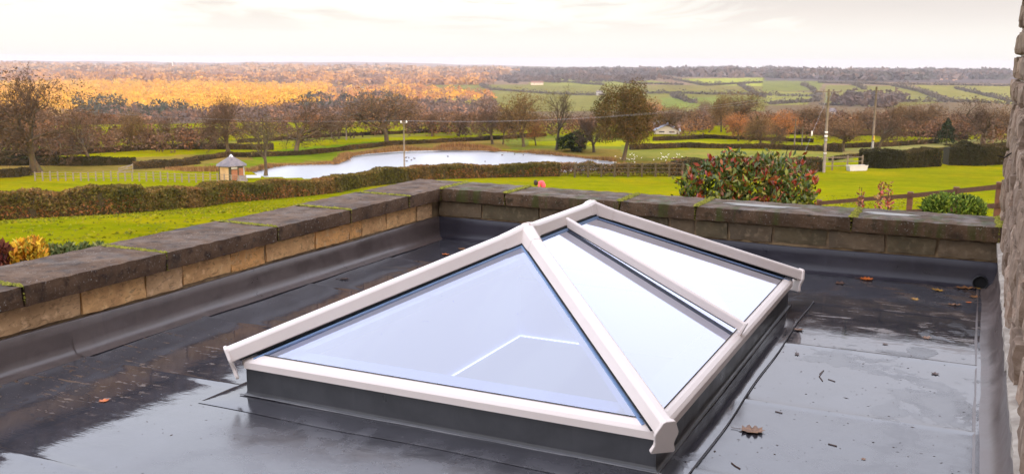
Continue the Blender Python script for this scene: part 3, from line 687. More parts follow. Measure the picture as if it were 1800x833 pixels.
# joint covers where hips meet the ridge
for (P, arms) in (((XM, Y1, ZR), [corners[0][0], corners[1][0], (XM, Y2, ZR)]), ((XM, Y2, ZR), [corners[2][0], corners[3][0], (XM, Y1, ZR)])):
    mb = MB(); P = np.array(P)
    for k, Q in enumerate(arms):
        Q = np.array(Q, float); t = (Q-P)/np.linalg.norm(Q-P); L = .15 if k < 2 else .09
        vs = []
        u = np.cross(t, (0, 0, 1.)); u /= np.linalg.norm(u); v = np.cross(u, t)
        for a, kx in ((-.005, 1.16), (.04, 1.15), (L*.75, 1.08), (L, 1.055)):
            for (sa, sb) in scl(SEC, kx): vs.append(P+t*a+u*sa+v*sb+np.array([0, 0, .004 if a < .05 else 0]))
        n = len(SEC); mb.add(vs, [(q*n+i, q*n+(i+1) % n, (q+1)*n+(i+1) % n, (q+1)*n+i) for q in range(3) for i in range(n)]+[tuple(range(n)), tuple(range(3*n, 4*n))])
    mb.build('joint_cover', M_WHITE, rl, bevel=.002)
RSEC = [(-.011, 0), (.011, 0), (.018, -.005), (.021, -.044), (-.021, -.044), (-.018, -.005)]
for sx, E in ((1, (B0+.012, YM, GZ0+.046)), (-1, (A0-.012, YM, GZ0+.046))):
    E = np.array(E, float); R_ = np.array([XM+sx*.03, (Y1+Y2)/2, GZ1+.046]); t = (R_-E)/np.linalg.norm(R_-E)
    rf_ = MB().sweep(E, R_, RSEC).build('rafter_cap', M_WHITE, rl, bevel=.002)
    MB().sweep(E+t*.04, R_, [(-.024, -.0475), (.024, -.0475), (.024, -.0445), (-.024, -.0445)]).build('gasket', M_BLACK, rf_)
    MB().sweep(E-t*.002, E+t*.012, [(-.016, .004), (.016, .004), (.028, -.03), (.024, -.075), (.018, -.12), (-.018, -.12), (-.024, -.075), (-.028, -.03)]).build('end_cap', M_WHITE, rf_, bevel=.002)
# inner frame under the glass
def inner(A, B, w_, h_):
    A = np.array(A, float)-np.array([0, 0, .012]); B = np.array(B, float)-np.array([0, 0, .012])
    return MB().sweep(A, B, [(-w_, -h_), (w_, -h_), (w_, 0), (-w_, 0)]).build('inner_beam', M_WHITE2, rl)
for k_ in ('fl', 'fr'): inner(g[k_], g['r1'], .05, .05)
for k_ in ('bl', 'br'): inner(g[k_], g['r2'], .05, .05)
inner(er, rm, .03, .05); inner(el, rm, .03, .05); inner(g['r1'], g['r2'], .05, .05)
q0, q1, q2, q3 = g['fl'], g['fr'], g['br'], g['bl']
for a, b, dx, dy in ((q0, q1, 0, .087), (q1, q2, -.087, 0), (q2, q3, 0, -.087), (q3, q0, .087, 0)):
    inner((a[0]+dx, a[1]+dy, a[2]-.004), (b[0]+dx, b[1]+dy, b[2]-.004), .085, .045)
# outline beads of black gasket along the eaves
mb = MB()
for a, b in ((q0, q1), (q1, q2), (q2, q3), (q3, q0)): mb.tube([np.array(a)+(0, 0, .001), np.array(b)+(0, 0, .001)], .0022, 5)
mb.build('eave_gasket', M_BLACK, rl)
#PART2
# ================================================================== LANDSCAPE OBJECTS
def leafmat(name, tintc=(1, 1, 1), rough=.85):
    return material(name, [tintc, tuple(v*.8 for v in tintc)], rough, 3, attr='Col', spec=.15)
M_TWIG = leafmat('twigs_and_leaves'); M_LEAF = leafmat('leaves')
M_BARK = material('bark', [(0.115, 0.080, 0.045), (0.070, 0.048, 0.030), (0.10, 0.095, 0.030)], .95, 1.2)
M_BARK_D = material('dark_ivied_bark', [(0.055, 0.045, 0.018), (0.040, 0.030, 0.018)], .95, 1.2)
def tri_cloud(rs, C, size, normal_jit=1.0, stretch=1.0):
    """one small triangle per centre, random facing"""
    n = len(C); a = rs.normal(size=(n, 3)); a /= np.linalg.norm(a, axis=1)[:, None]; b = rs.normal(size=(n, 3)); b -= (b*a).sum(1)[:, None]*a; b /= np.linalg.norm(b, axis=1)[:, None]
    sz = (np.asarray(size)*(.6+.8*rs.rand(n)))[:, None]
    V = np.stack([C+a*sz*stretch, C-a*sz*.6+b*sz*.7, C-a*sz*.6-b*sz*.7], 1).reshape(-1, 3)
    return V, np.arange(3*n).reshape(-1, 3)
def blob_cloud(rs, n):
    """points scattered through the outer part of a lumpy unit ball"""
    d = rs.normal(size=(n, 3)); d /= np.linalg.norm(d, axis=1)[:, None]
    r = .55+.45*rs.rand(n)**.5; l = 1+.22*np.sin(d[:, 0]*5+rs.rand()*6)+.18*np.sin(d[:, 1]*6+rs.rand()*6)+.12*np.sin(d[:, 2]*9)
    return d*(r*l)[:, None]

class Tree:
    def __init__(s, seed, fork=.25, spread=.9, lev=4, kids=(6, 5, 4, 4), trunk_r=.035, up=.25, twigs=True, stems=1, leaves=0, leafcol=None, twigcol=(.17, .095, .05), width=1.0, leafsize=.012, sparse=1.0, thick=.034, extra=1, dome=0):
        s.rs = np.random.RandomState(seed); s.mb = MB(); s.tb = []; s.tw = []; s.tips = []; s.lev = lev; s.kids = kids; s.spread = spread; s.up = up; s.sparse = sparse
        for k in range(stems):
            d = np.array([.0, 0, 1.])+ (s.rs.normal(0, .18, 3)*np.array([1, 1, 0]) if stems > 1 else s.rs.normal(0, .05, 3)*np.array([1, 1, 0]))
            s.grow(np.array([(k-(stems-1)/2)*.05, 0, -.02]), d/np.linalg.norm(d), fork if stems == 1 else fork*1.5, trunk_r*(.75 if stems > 1 else 1), 0)
        tw = np.array(s.tw)       # (n, 2, 3) strands
        allp = tw.reshape(-1, 3); zmax = np.percentile(allp[:, 2], 99.7); wx = np.percentile(np.abs(allp[:, 0]), 98)
        sz = 1/zmax; sx = .5*width/wx
        s.sc = np.array([sx, sx, sz]); kr = thick/trunk_r
        for pts, rr, nn_ in s.tb: s.mb.tube([q_*s.sc for q_ in pts], [max(v_*kr, .0022) for v_ in rr], nn_, cap=False)
        tw = tw*s.sc
        ex = [tw]
        for _ in range(extra):
            t0 = tw[:, 0]+(tw[:, 1]-tw[:, 0])*s.rs.rand(len(tw), 1); l_ = np.linalg.norm(tw[:, 1]-tw[:, 0], axis=1)[:, None]; ex.append(np.stack([t0, t0+(tw[:, 1]-tw[:, 0])*.6+s.rs.normal(0, .38, t0.shape)*l_+np.array([0, 0, .15])*l_], 1))
        tw = np.concatenate(ex); A, B = tw[:, 0], tw[:, 1]; n = len(A)
        t = B-A; r = s.rs.normal(size=(n, 3)); u = np.cross(t, r); u /= np.linalg.norm(u, axis=1)[:, None]; wd = .0021
        V = np.stack([A-u*wd, A+u*wd, B+t*.1], 1).reshape(-1, 3); Fc = np.arange(3*n).reshape(-1, 3)
        col = np.repeat(np.array(twigcol)[None]*(.7+.6*s.rs.rand(n))[:, None], 3, 0)
        if leaves:
            k = s.rs.randint(0, n, leaves); C = B[k]+s.rs.normal(0, .012, (leaves, 3)); V2, F2 = tri_cloud(s.rs, C, leafsize)
            lc = np.array(leafcol); c2 = lc[s.rs.randint(0, len(lc), leaves)]*(.75+.5*s.rs.rand(leaves))[:, None]
            V = np.vstack([V, V2]); Fc = np.vstack([Fc, F2+3*n]); col = np.vstack([col, np.repeat(c2, 3, 0)])
        if dome:
            C = blob_cloud(s.rs, dome)*np.array([.47*width, .47*width, .40])+np.array([0, 0, .60]); V2, F2 = tri_cloud(s.rs, C, leafsize*1.1); lc = np.array(leafcol); c2 = lc[s.rs.randint(0, len(lc), dome)]*(.6+.7*s.rs.rand(dome))[:, None]
            F2 = F2+len(V); V = np.vstack([V, V2]); Fc = np.vstack([Fc, F2]); col = np.vstack([col, np.repeat(c2, 3, 0)])
        s.V, s.F, s.C = V, Fc, col
    def grow(s, p, d, L, r, lv):
        rs = s.rs; seg = 4 if lv < 3 else 2; pts = [p]; q = p
        for i in range(seg):
            d = d+rs.normal(0, .10+.06*lv, 3)+np.array([0, 0, s.up*.13 if lv else 0]); d /= np.linalg.norm(d); q = q+d*L/seg; pts.append(q)
        r1 = r*(.62 if lv else .72)
        if lv < 3:
            s.tb.append((pts, [r*(1.35 if (lv == 0 and i == 0) else 1)*(1-i/seg)+r1*i/seg for i in range(seg+1)], 6 if lv < 2 else 4))
        else:
            for a, b in zip(pts[:-1], pts[1:]): s.tw.append((a, b))
        if lv >= s.lev: return
        n = s.kids[lv]
        for k in range(n):
            f = 1.0 if (k == 0 and lv < 3) else (rs.uniform(.55, 1.0) if lv == 0 else rs.uniform(.25, 1.0))
            i = min(int(f*seg), seg-1); st = pts[i]+(pts[i+1]-pts[i])*(f*seg-i)
            a = rs.rand()*6.283+k*2.4; ax = np.cross(d, (math.cos(a), math.sin(a), .3)); ax /= np.linalg.norm(ax)
            th = rs.uniform(.35, 1.0)*s.spread*(0.35 if k == 0 and lv == 0 else 1); nd = d*math.cos(th)+ax*math.sin(th); nd[2] = nd[2]*.9+ s.up*.2
            nd /= np.linalg.norm(nd)
            s.grow(st, nd, L*rs.uniform(.62, .92)*(1.25 if lv == 0 else 1)*(.9 if lv < 2 else .75), r1*rs.uniform(.6, .88), lv+1)
TREEMESH = {}
def tree_kind(key, **kw):
    t = Tree(**kw); tm = bpy.data.meshes.new('trunk'); tm.from_pydata([tuple(map(float, q)) for q in t.mb.v], [], t.mb.f); tm.update(); tm.shade_smooth()
    tmp = nmesh('crown', t.V, t.F, M_TWIG, None, None, t.C); cm = tmp.data; bpy.data.objects.remove(tmp)
    TREEMESH[key] = (tm, cm)
BR = (.105, .064, .038); GR = (.10, .078, .042)
tree_kind('oak1', seed=11, fork=.24, spread=1.05, kids=(7, 6, 5, 5), dome=2600, leaves=700, leafcol=[(.16, .095, .05), (.12, .07, .04)], twigcol=BR, leafsize=.009)
tree_kind('oak2', seed=23, fork=.20, spread=1.15, kids=(8, 6, 5, 5), dome=2600, leaves=500, leafsize=.009, leafcol=[(.16, .095, .05), (.12, .07, .04)], twigcol=BR)
tree_kind('twin', seed=5, fork=.20, spread=.95, kids=(6, 6, 5, 5), stems=2, dome=3600, leaves=800, leafsize=.008, leafcol=[(.17, .095, .045), (.12, .075, .035)], twigcol=BR)
tree_kind('tall', seed=31, fork=.34, spread=.75, kids=(6, 5, 5, 4), leaves=300, leafcol=[(.25, .2, .05)], twigcol=GR, trunk_r=.028)
tree_kind('dense', seed=41, fork=.20, spread=1.0, kids=(8, 7, 6, 5), extra=0, dome=4000, leaves=5000, leafcol=[(.19, .115, .04), (.15, .10, .03), (.22, .125, .05)], twigcol=(.13, .08, .045), leafsize=.011)
tree_kind('russet', seed=43, fork=.22, spread=.95, kids=(8, 7, 5, 4), extra=0, dome=3500, leaves=3000, leafcol=[(.50, .20, .05), (.40, .15, .04), (.30, .14, .06)], twigcol=(.22, .10, .05), leafsize=.012)
tree_kind('bushy', seed=47, fork=.14, spread=1.1, kids=(9, 7, 6, 4), extra=1, dome=1500, leaves=3000, leafcol=[(.24, .13, .06), (.19, .12, .05)], twigcol=BR, leafsize=.011)
tree_kind('big', seed=53, fork=.22, spread=1.0, kids=(8, 7, 6, 5), extra=0, dome=22000, leaves=12000, leafcol=[(.085, .062, .012), (.115, .072, .015), (.06, .048, .010), (.14, .07, .02)], twigcol=(.14, .085, .035), trunk_r=.03, leafsize=.010)
def conifer(seed, n=2600):
    rs = np.random.RandomState(seed); z = rs.rand(n)**.9; a = rs.rand(n)*6.283; r = (1-z)**.8*.5*(.55+.45*rs.rand(n))*(1+.25*np.sin(a*3+z*20))
    C = np.stack([r*np.cos(a), r*np.sin(a), .04+.96*z], 1); V, Fc = tri_cloud(rs, C, .03); c = np.array([.030, .042, .018])*(.6+.9*rs.rand(n))[:, None]
    tmp = nmesh('crown', V, Fc, M_TWIG, None, None, np.repeat(c, 3, 0)); cm = tmp.data; bpy.data.objects.remove(tmp)
    mb = MB().tube([(0, 0, -.02), (0, 0, .5), (0, 0, .95)], [.03, .02, .004], 6); tm = bpy.data.meshes.new('trunk'); tm.from_pydata(mb.v, [], mb.f); TREEMESH['conifer'] = (tm, cm)
conifer(3)
def round_bush(key, col, seed, n=3000, size=.045):
    rs = np.random.RandomState(seed); C = blob_cloud(rs, n)*np.array([.5, .5, .5])+np.array([0, 0, .5]); C[:, 2] = np.maximum(C[:, 2], .02); V, Fc = tri_cloud(rs, C, size)
    lc = np.array(col); c = lc[rs.randint(0, len(lc), n)]*(.6+.7*rs.rand(n))[:, None]
    tmp = nmesh('crown', V, Fc, M_TWIG, None, None, np.repeat(c, 3, 0)); cm = tmp.data; bpy.data.objects.remove(tmp)
    mb = MB().tube([(0, 0, -.05), (.02, 0, .4)], [.04, .02], 5); tm = bpy.data.meshes.new('trunk'); tm.from_pydata(mb.v, [], mb.f); TREEMESH[key] = (tm, cm)
round_bush('evergreen', [(.028, .045, .010), (.05, .07, .012), (.02, .03, .01)], 5)
for t_, c_ in TREEMESH.values():
    t_.materials.clear(); t_.materials.append(M_BARK)
TREEMESH['ivy'] = (TREEMESH['tall'][0].copy(), TREEMESH['dense'][1]); TREEMESH['ivy'][0].materials[0] = M_BARK_D
NTREE = [0]
def tree(kind, px, py, hpx, wpx, label, cat='tree', name='bare_tree', group=None, rot=None):
    P = G(px, py); m = pxm(P); tm, cm = TREEMESH[kind]; o = thing(name, P, label, cat, group)
    wpx = wpx*(1.2 if name == 'bare_tree' else 1.08); rot = RNG.rand()*6.28 if rot is None else rot; NTREE[0] += 1
    for nm, me in (('trunk', tm), ('crown', cm)):
        c = link(nm, me, None, o); c.scale = (wpx*m, wpx*m, hpx*m); c.rotation_euler = (0, 0, rot)
    return o
TR = [
 ('twin', 64, 303, 172, 185, 'largest bare oak, forked, at the far left by the end of the pale fence'),
 ('oak1', 160, 291, 98, 92, 'bare tree with a short pale trunk right of the largest oak'),
 ('oak2', 305, 258, 56, 60, 'small bare tree standing behind the hedge, left of the pavilion, beside the red lattice post'),
 ('twin', 402, 270, 98, 84, 'twin stemmed bare tree directly behind the slate roofed pavilion'),
 ('tall', 467, 306, 104, 82, 'bare tree with one trunk forking low at the left tip of the lake'),
 ('oak1', 519, 272, 100, 118, 'wide spreading bare oak above the left bay of the lake'),
 ('bushy', 680, 254, 92, 112, 'broad brown twiggy tree behind the middle of the lake, left of the bare pole'),
 ('oak2', 866, 254, 76, 62, 'bare tree at the left of the row beyond the far shore of the lake'),
 ('tall', 884, 254, 66, 34, 'thin bare tree squeezed between two larger ones beyond the far shore'),
 ('dense', 921, 258, 92, 74, 'reddish brown twiggy tree beyond the lake, left of the tall sparse one'),
 ('russet', 942, 256, 42, 36, 'low orange leaved tree below the reddish brown one beyond the lake'),
 ('tall', 978, 264, 112, 62, 'tall sparse bare tree beyond the lake, left of the dark green bush'),
 ('oak2', 1044, 268, 74, 66, 'small leaning bare tree between the dark green bush and the big golden brown tree'),
 ('big', 1096, 282, 128, 100, 'big dense round headed golden brown tree at the right end of the lake'),
 ('russet', 1141, 218, 42, 58, 'orange brown tree peeping out behind the big round headed tree'),
 ('bushy', 1190, 236, 50, 74, 'brown twiggy tree just right of the white gabled farmhouse'),
 ('dense', 1236, 214, 36, 40, 'dark brown dome shaped tree behind the twiggy one right of the farmhouse'),
 ('ivy', 1268, 232, 62, 42, 'tall tree wrapped in dark ivy right of the farmhouse'),
 ('bushy', 1302, 228, 66, 62, 'largest brown tree behind the small orange topped tree'),
 ('russet', 1298, 248, 46, 46, 'small orange topped tree on the right field behind the red leafed bush'),
 ('dense', 1337, 258, 52, 52, 'dark brown small tree with bare stems next to the small orange topped tree'),
 ('russet', 1372, 252, 54, 56, 'orange brown tree left of the pole with the crossarm'),
 ('oak1', 1354, 262, 44, 44, 'little bare tree in front of the orange brown one left of the crossarm pole'),
 ('bushy', 1428, 232, 46, 54, 'brown tree partly behind the pole with the crossarm'),
 ('bushy', 1482, 266, 56, 62, 'twiggy brown tree just right of the pole with the crossarm'),
 ('oak1', 1544, 264, 82, 72, 'bare tree immediately right of the plain dark pole'),
 ('ivy', 1583, 232, 48, 36, 'ivy clad tree behind the field, right of the plain dark pole'),
 ('bushy', 1622, 238, 58, 62, 'pinkish brown twiggy tree left of the dark conifer'),
 ('conifer', 1663, 254, 46, 38, 'dark green conifer above the gap between the two clipped hedges'),
 ('oak2', 1727, 254, 80, 108, 'wide bare oak near the house wall at the right'),
 ('bushy', 1775, 252, 62, 60, 'brown twiggy tree partly hidden by the house wall'),
 ('bushy', 1515, 236, 42, 50, 'low brown tree between the two right hand poles'),
 ('bushy', 596, 244, 40, 40, 'small rusty tree behind the wide oak and left of the broad brown tree'),
 ('russet', 552, 232, 30, 44, 'low rusty bushy tree below the golden wood, right of the wide oak'),
 ('oak2', 760, 240, 44, 52, 'small bare tree in the belt right of the bare pole'),
 ('oak1', 806, 240, 42, 46, 'small bare tree in the belt left of the row beyond the far shore'),
 ('dense', 232, 262, 62, 66, 'rounded brown tree left of the red lattice post'),
 ('dense', 14, 268, 60, 70, 'brown tree behind the left edge of the picture beside the largest oak'),
 ('conifer', 228, 215, 22, 10, 'narrow dark conifer poking up at the edge of the golden wood'),
 ('conifer', 1330, 238, 34, 16, 'small dark ivy green tree on the yellow field right of the farmhouse'),
]
for i, t_ in enumerate(TR):
    nm = 'conifer_tree' if t_[0] == 'conifer' else ('ivy_clad_tree' if t_[0] == 'ivy' else ('autumn_tree' if t_[0] in ('russet', 'big') else 'bare_tree'))
    tree(*t_[:5], t_[5], 'tree', nm, rot=1.3 if t_[0] == 'twin' else None)
tree('evergreen', 1008, 266, 32, 48, 'dark evergreen bush on the far shore left of the big golden brown tree', 'bush', 'evergreen_bush')

# ---- woods and scrub too dense to count
def wood(name, poly, n, hm, wm, cols, seed, nt=26, trunks=False, hv=.35, szf=.20, dmin=420):
    rs = np.random.RandomState(seed); poly = np.array(poly, float); x0, y0 = poly.min(0); x1, y1 = poly.max(0); Vs = []; Cs = []; lc = np.array(cols)
    got = 0; miss = 0
    while got < n:
        px = rs.uniform(x0, x1, n); py = rs.uniform(y0, y1, n); ok = inpoly(px, py, poly)
        for a, b in zip(px[ok], py[ok]):
            if got >= n: break
            P = Gfast(a, b)
            if math.hypot(P[0]-CAM[0], P[1]-CAM[1]) < dmin: miss += 1; got += 1; continue
            h = hm*(1+hv*rs.uniform(-1, 1)); w_ = wm*(1+.3*rs.uniform(-1, 1)); C = blob_cloud(rs, nt)*np.array([w_*.5, w_*.5, h*.44])+P+np.array([0, 0, h*.55])
            V, _ = tri_cloud(rs, C, w_*szf); c = lc[rs.randint(len(lc))]*rs.uniform(.86, 1.14); Vs.append(V); Cs.append(np.repeat(c[None]*(.85+.3*rs.rand(nt))[:, None], 3, 0)); got += 1
    V = np.vstack(Vs); return nmesh(name, V, np.arange(len(V)).reshape(-1, 3), M_LEAF, None, 'stuff', np.vstack(Cs))
_gc = {}
def Gfast(px, py):
    """ground under a pixel, from a coarse table"""
    k = (int(px//12), int(py//1)); 
    if k not in _gc: _gc[k] = G(k[0]*12+6, k[1]+.5)
    P = _gc[k]; d = math.hypot(P[0]-CAM[0], P[1]-CAM[1]); r = ray(px, py); t = d/math.hypot(r[0], r[1]); x, y = CAM[0]+r[0]*t, CAM[1]+r[1]*t
    return np.array([x, y, gz(x, y)])
GOLD = [(.78, .42, .03), (.70, .35, .025), (.82, .47, .04), (.62, .30, .03), (.66, .40, .03)]  # autumn foliage, with the sunlight on the far wood put into its colour
ORNG = [(.62, .27, .06), (.50, .21, .06), (.45, .20, .08), (.34, .17, .09)]
BRN = [(.135, .080, .048), (.16, .088, .050), (.115, .070, .045), (.175, .085, .042)]
DKB = [(.10, .065, .05), (.13, .08, .055), (.085, .06, .05)]
GRN = [(.035, .042, .02), (.05, .055, .022), (.07, .06, .03)]
wood('golden_wood', [(0,150),(100,143),(560,146),(590,160),(560,190),(430,200),(320,203),(180,198),(0,195)], 2700, 10, 12, GOLD, 1, 44, szf=.13)
wood('golden_wood', [(560,150),(740,153),(860,168),(870,178),(720,186),(560,195)], 480, 10, 12, ORNG+GOLD[:2], 2, 40, szf=.14)
wood('far_wood', [(0,128),(560,128),(870,134),(860,150),(560,150),(0,144)], 900, 14, 34, [(.58,.29,.07),(.50,.24,.07),(.40,.20,.08),(.30,.16,.10),(.24,.14,.08)], 3, 30, szf=.17)
wood('far_wood', [(0,116),(420,118),(900,124),(900,134),(0,128)], 620, 17, 70, [(.46,.27,.13),(.40,.22,.11),(.24,.17,.12),(.50,.30,.16)], 4, 26, szf=.17)
wood('conifer_wood', [(120,190),(200,182),(240,205),(330,196),(330,215),(160,215)], 130, 15, 9, GRN, 5, 26)
wood('brown_wood', [(170,197),(330,200),(560,192),(740,184),(870,180),(880,212),(560,218),(380,226),(180,216)], 620, 10, 12, BRN+DKB[:1]+ORNG[3:], 16, 30, szf=.16)
wood('dark_wood', [(540,178),(700,172),(720,188),(640,206),(520,206)], 150, 12, 14, DKB+GRN, 6, 24)
wood('far_wood', [(760,124),(1000,124),(1345,122),(1770,127),(1770,140),(1500,143),(1345,137),(1180,136),(900,135)], 900, 12, 50, [(.12,.09,.085),(.10,.085,.08),(.16,.11,.085),(.08,.075,.06)], 7, 28, szf=.17)
wood('far_wood', [(860,136),(1060,136),(1180,141),(1080,145),(870,147)], 120, 9, 32, DKB, 8, 14)
wood('dark_wood', [(1460,176),(1530,172),(1590,180),(1560,192),(1470,190)], 60, 11, 14, DKB, 13, 40)
def vplace(px, py, d):
    r = ray(px, py); t = d/math.hypot(r[0], r[1]); return CAM+r*t
def belt(name, top, bottom, d0, d1, n, cols, seed, nt=120, wf=.85, hmax=6.5, ts=.175, jit=12):
    """a belt of trees whose tops climb with distance"""
    rs = np.random.RandomState(seed); Vs = []; Cs = []; lc = np.array(cols); tx = [a for a, b in top]
    for k in range(n):
        px = rs.uniform(tx[0], tx[-1]); s_ = rs.rand(); d = d0+(d1-d0)*s_; yt = np.interp(px, tx, [b for a, b in top]); yb = np.interp(px, [a for a, b in bottom], [b for a, b in bottom])-34
        T_ = vplace(px, yb+(yt-yb)*s_+rs.uniform(-jit*.4, jit), d); zg = gz(T_[0], T_[1]); h = T_[2]-zg
        if h < 1.5: continue
        hc = min(h, hmax*rs.uniform(.7, 1.1)); w_ = hc*wf*rs.uniform(.8, 1.3); C = blob_cloud(rs, nt)*np.array([w_*.5, w_*.5, hc*.46])+np.array([T_[0], T_[1], T_[2]-hc*.5])
        V, _ = tri_cloud(rs, C, ts*rs.uniform(.8, 1.2)*(d/d0)**.5); c = lc[rs.randint(len(lc))]*rs.uniform(.75, 1.25); Vs.append(V); Cs.append(np.repeat(c[None]*(.6+.8*rs.rand(nt))[:, None], 3, 0))
    V = np.vstack(Vs); return nmesh(name, V, np.arange(len(V)).reshape(-1, 3), M_LEAF, None, 'stuff', np.vstack(Cs))
belt('brown_wood', [(-40,182),(60,178),(150,188),(230,202),(300,220),(380,232)], [(-40,262),(200,262),(380,252)], 140, 330, 620, BRN, 9, 150)
belt('brown_wood', [(360,214),(470,208),(560,200),(700,198),(790,196),(880,206)], [(360,252),(560,244),(880,236)], 160, 420, 620, BRN+[(.22, .115, .055)]+DKB[:1], 10, 150)
belt('brown_wood', [(870,208),(1000,206),(1120,206)], [(870,240),(1120,240)], 165, 400, 260, BRN+[(.22, .115, .055)], 11, 150)
belt('brown_wood', [(1100,206),(1180,202),(1240,190),(1330,196),(1420,190),(1500,192),(1600,196),(1700,196),(1800,196)], [(1100,238),(1260,236),(1500,240),(1800,246)], 165, 420, 700, BRN+[(.22, .115, .055)]+DKB[:1], 12, 150)
# reeds and rank grass along the lake shore
def reeds(pts, n, seed, hm=.8, spread=1.2, cols=((.27, .145, .055), (.22, .12, .05), (.33, .20, .08))):
    rs = np.random.RandomState(seed); P = [np.array(G(a, b)) for a, b in pts]; L = np.cumsum([0]+[np.linalg.norm(P[i+1]-P[i]) for i in range(len(P)-1)])
    s = rs.rand(n)*L[-1]; base = np.stack([np.interp(s, L, [p[k] for p in P]) for k in range(2)], 1)+rs.normal(0, spread*.5, (n, 2)); z = hgt(base[:, 0], base[:, 1]); z = np.maximum(z, WATER-.1)
    h = hm*(.4+.8*rs.rand(n))*(1+.5*np.sin(s*.5)); lean = rs.normal(0, .18, (n, 2)); w_ = .035+.03*rs.rand(n); a = rs.rand(n)*3.14; ux = np.stack([np.cos(a)*w_, np.sin(a)*w_, 0*a], 1)
    B = np.column_stack([base, z]); Tp = B+np.column_stack([lean*h[:, None], h]); V = np.stack([B-ux, B+ux, Tp], 1).reshape(-1, 3)
    lc = np.array(cols); c = lc[rs.randint(0, len(lc), n)]*(.6+.7*rs.rand(n))[:, None]
    return nmesh('reeds', V, np.arange(3*n).reshape(-1, 3), M_LEAF, None, 'stuff', np.repeat(c, 3, 0))
reeds([(440,302),(474,294),(500,290.5),(590,288),(600,280),(612,275),(640,271),(700,266),(790,264),(860,265),(930,269),(1010,275),(1080,284)], 11000, 1, .38, .5)
reeds([(600,284),(612,274),(640,270),(700,265),(790,263)], 4500, 2, .55, .6)
reeds([(770,262),(860,262),(870,266)], 2500, 4, .7, .8, ((.30,.15,.06),(.26,.13,.05)))
reeds([(430,300),(345,300),(300,296)], 3000, 3, .4, 1.2)
reeds([(1140,232),(1215,230),(1240,226)], 3000, 5, 1.4, 2.0, ((.50, .22, .08), (.40, .2, .08)))

# ---- hedges
M_HEDGE = leafmat('hedge_leaves', rough=.8)
HCORE = material('hedge_interior', [(.030, .026, .012), (.045, .032, .015)], .95, 3)
def hedge(base, hm, wm, dens, cols, low, label, seed, name='hedge', lowcol=(.20, .085, .03), leaf=.075, cat='hedge', sparse=0, group=None):
    rs = np.random.RandomState(seed); P = []
    B = [G(a, b) for a, b in base]
    for i in range(len(B)-1):
        k = max(2, int(np.linalg.norm(B[i+1]-B[i])/1.2))
        for t in np.linspace(0, 1, k, endpoint=False): P.append(B[i]*(1-t)+B[i+1]*t)
    hm = hm*pxm(B[len(B)//2]); wm = wm*hm
    P.append(B[-1]); P = np.array(P); P[:, 2] = hgt(P[:, 0], P[:, 1])
    t = np.gradient(P[:, :2], axis=0); t /= np.linalg.norm(t, axis=1)[:, None]+1e-9; nr = np.column_stack([-t[:, 1], t[:, 0]])
    view = P[:, :2]-CAM[:2]; sg = np.sign((nr*view).sum(1)); nr *= sg[:, None]    # away from camera
    n = len(P); th = thing(name, P[n//2], label, cat, group)
    hs = hm*(1+.07*np.sin(np.arange(n)*.9)+.04*np.sin(np.arange(n)*.31)+.06*rs.normal(size=n))
    sec = [(0.04, -.3), (.02, .3), (.0, .8), (.12, .96), (.5, 1.0), (.88, .96), (1.0, .8), (.98, -.3)]
    if not sparse:
        vs = []
        for i in range(n):
            for a, b in sec: q = P[i].copy(); q[:2] += nr[i]*(a*wm*.84+.08*wm); q[2] += b*hs[i]*.93 if b > 0 else -.4; vs.append(q)
        m_ = len(sec); fs = [(i*m_+j, (i+1)*m_+j, (i+1)*m_+j+1, i*m_+j+1) for i in range(n-1) for j in range(m_-1)]+[tuple(range(m_)), tuple(range((n-1)*m_, n*m_))]
        MB().add(vs, fs).build('hedge_core', HCORE, th)
    L = np.concatenate([[0], np.cumsum(np.linalg.norm(np.diff(P[:, :2], axis=0), axis=1))]); N = int(L[-1]*dens)
    s = rs.rand(N)*L[-1]; u = rs.rand(N)
    # spread over the near face and the top
    face = rs.rand(N) < hm/(hm+wm*.9); zf = np.where(face, rs.rand(N)**.9, 1.0); of = np.where(face, 0.0, rs.rand(N))
    if sparse: zf = rs.rand(N)**.6; of = rs.rand(N)
    bx = np.interp(s, L, P[:, 0]); by = np.interp(s, L, P[:, 1]); bz = np.interp(s, L, P[:, 2]); hh = np.interp(s, L, hs); nx = np.interp(s, L, nr[:, 0]); ny = np.interp(s, L, nr[:, 1])
    lump = .06*np.sin(s*1.3+zf*4)+.07*np.sin(s*3.7)+.05*np.sin(s*9.1)
    off = of*wm+np.where(face, -.02+lump*1.2+rs.normal(0, .05, N), rs.normal(0, .04, N)); C = np.column_stack([bx+nx*off, by+ny*off, bz+zf*hh*(1+lump*.35)+rs.normal(0, .03, N)])
    V, Fc = tri_cloud(rs, C, leaf, stretch=1.2)
    lc = np.array(cols); k = ((np.sin(s*.31+seed)+np.sin(s*.83+2)+rs.normal(0, .9, N))*.5+1.2); idx = np.clip(k/2.4*len(lc), 0, len(lc)-1).astype(int); c = lc[idx]*(.55+.9*rs.rand(N))[:, None]
    if low:
        pr_low = (zf < .55+.2*np.sin(s*.7)) & face & (rs.rand(N) < low*np.clip(.5+.8*np.sin(s*.19+seed), 0, 1)); c[pr_low] = np.array(lowcol)*(.5+.9*rs.rand(pr_low.sum()))[:, None]
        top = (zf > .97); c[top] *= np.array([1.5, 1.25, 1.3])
    nmesh('foliage', V, Fc, M_HEDGE, th, 'stuff', np.repeat(c, 3, 0)); return th
HG = [(.060, .060, .012), (.085, .080, .016), (.11, .085, .022), (.15, .095, .035)]
hedge([(-60,393),(0,387),(200,377),(400,357),(640,329),(760,316),(900,312),(985,310)], 25, .9, 1000, HG, .42, 'long clipped hedge below the lake, rusty brown at its foot', 1)
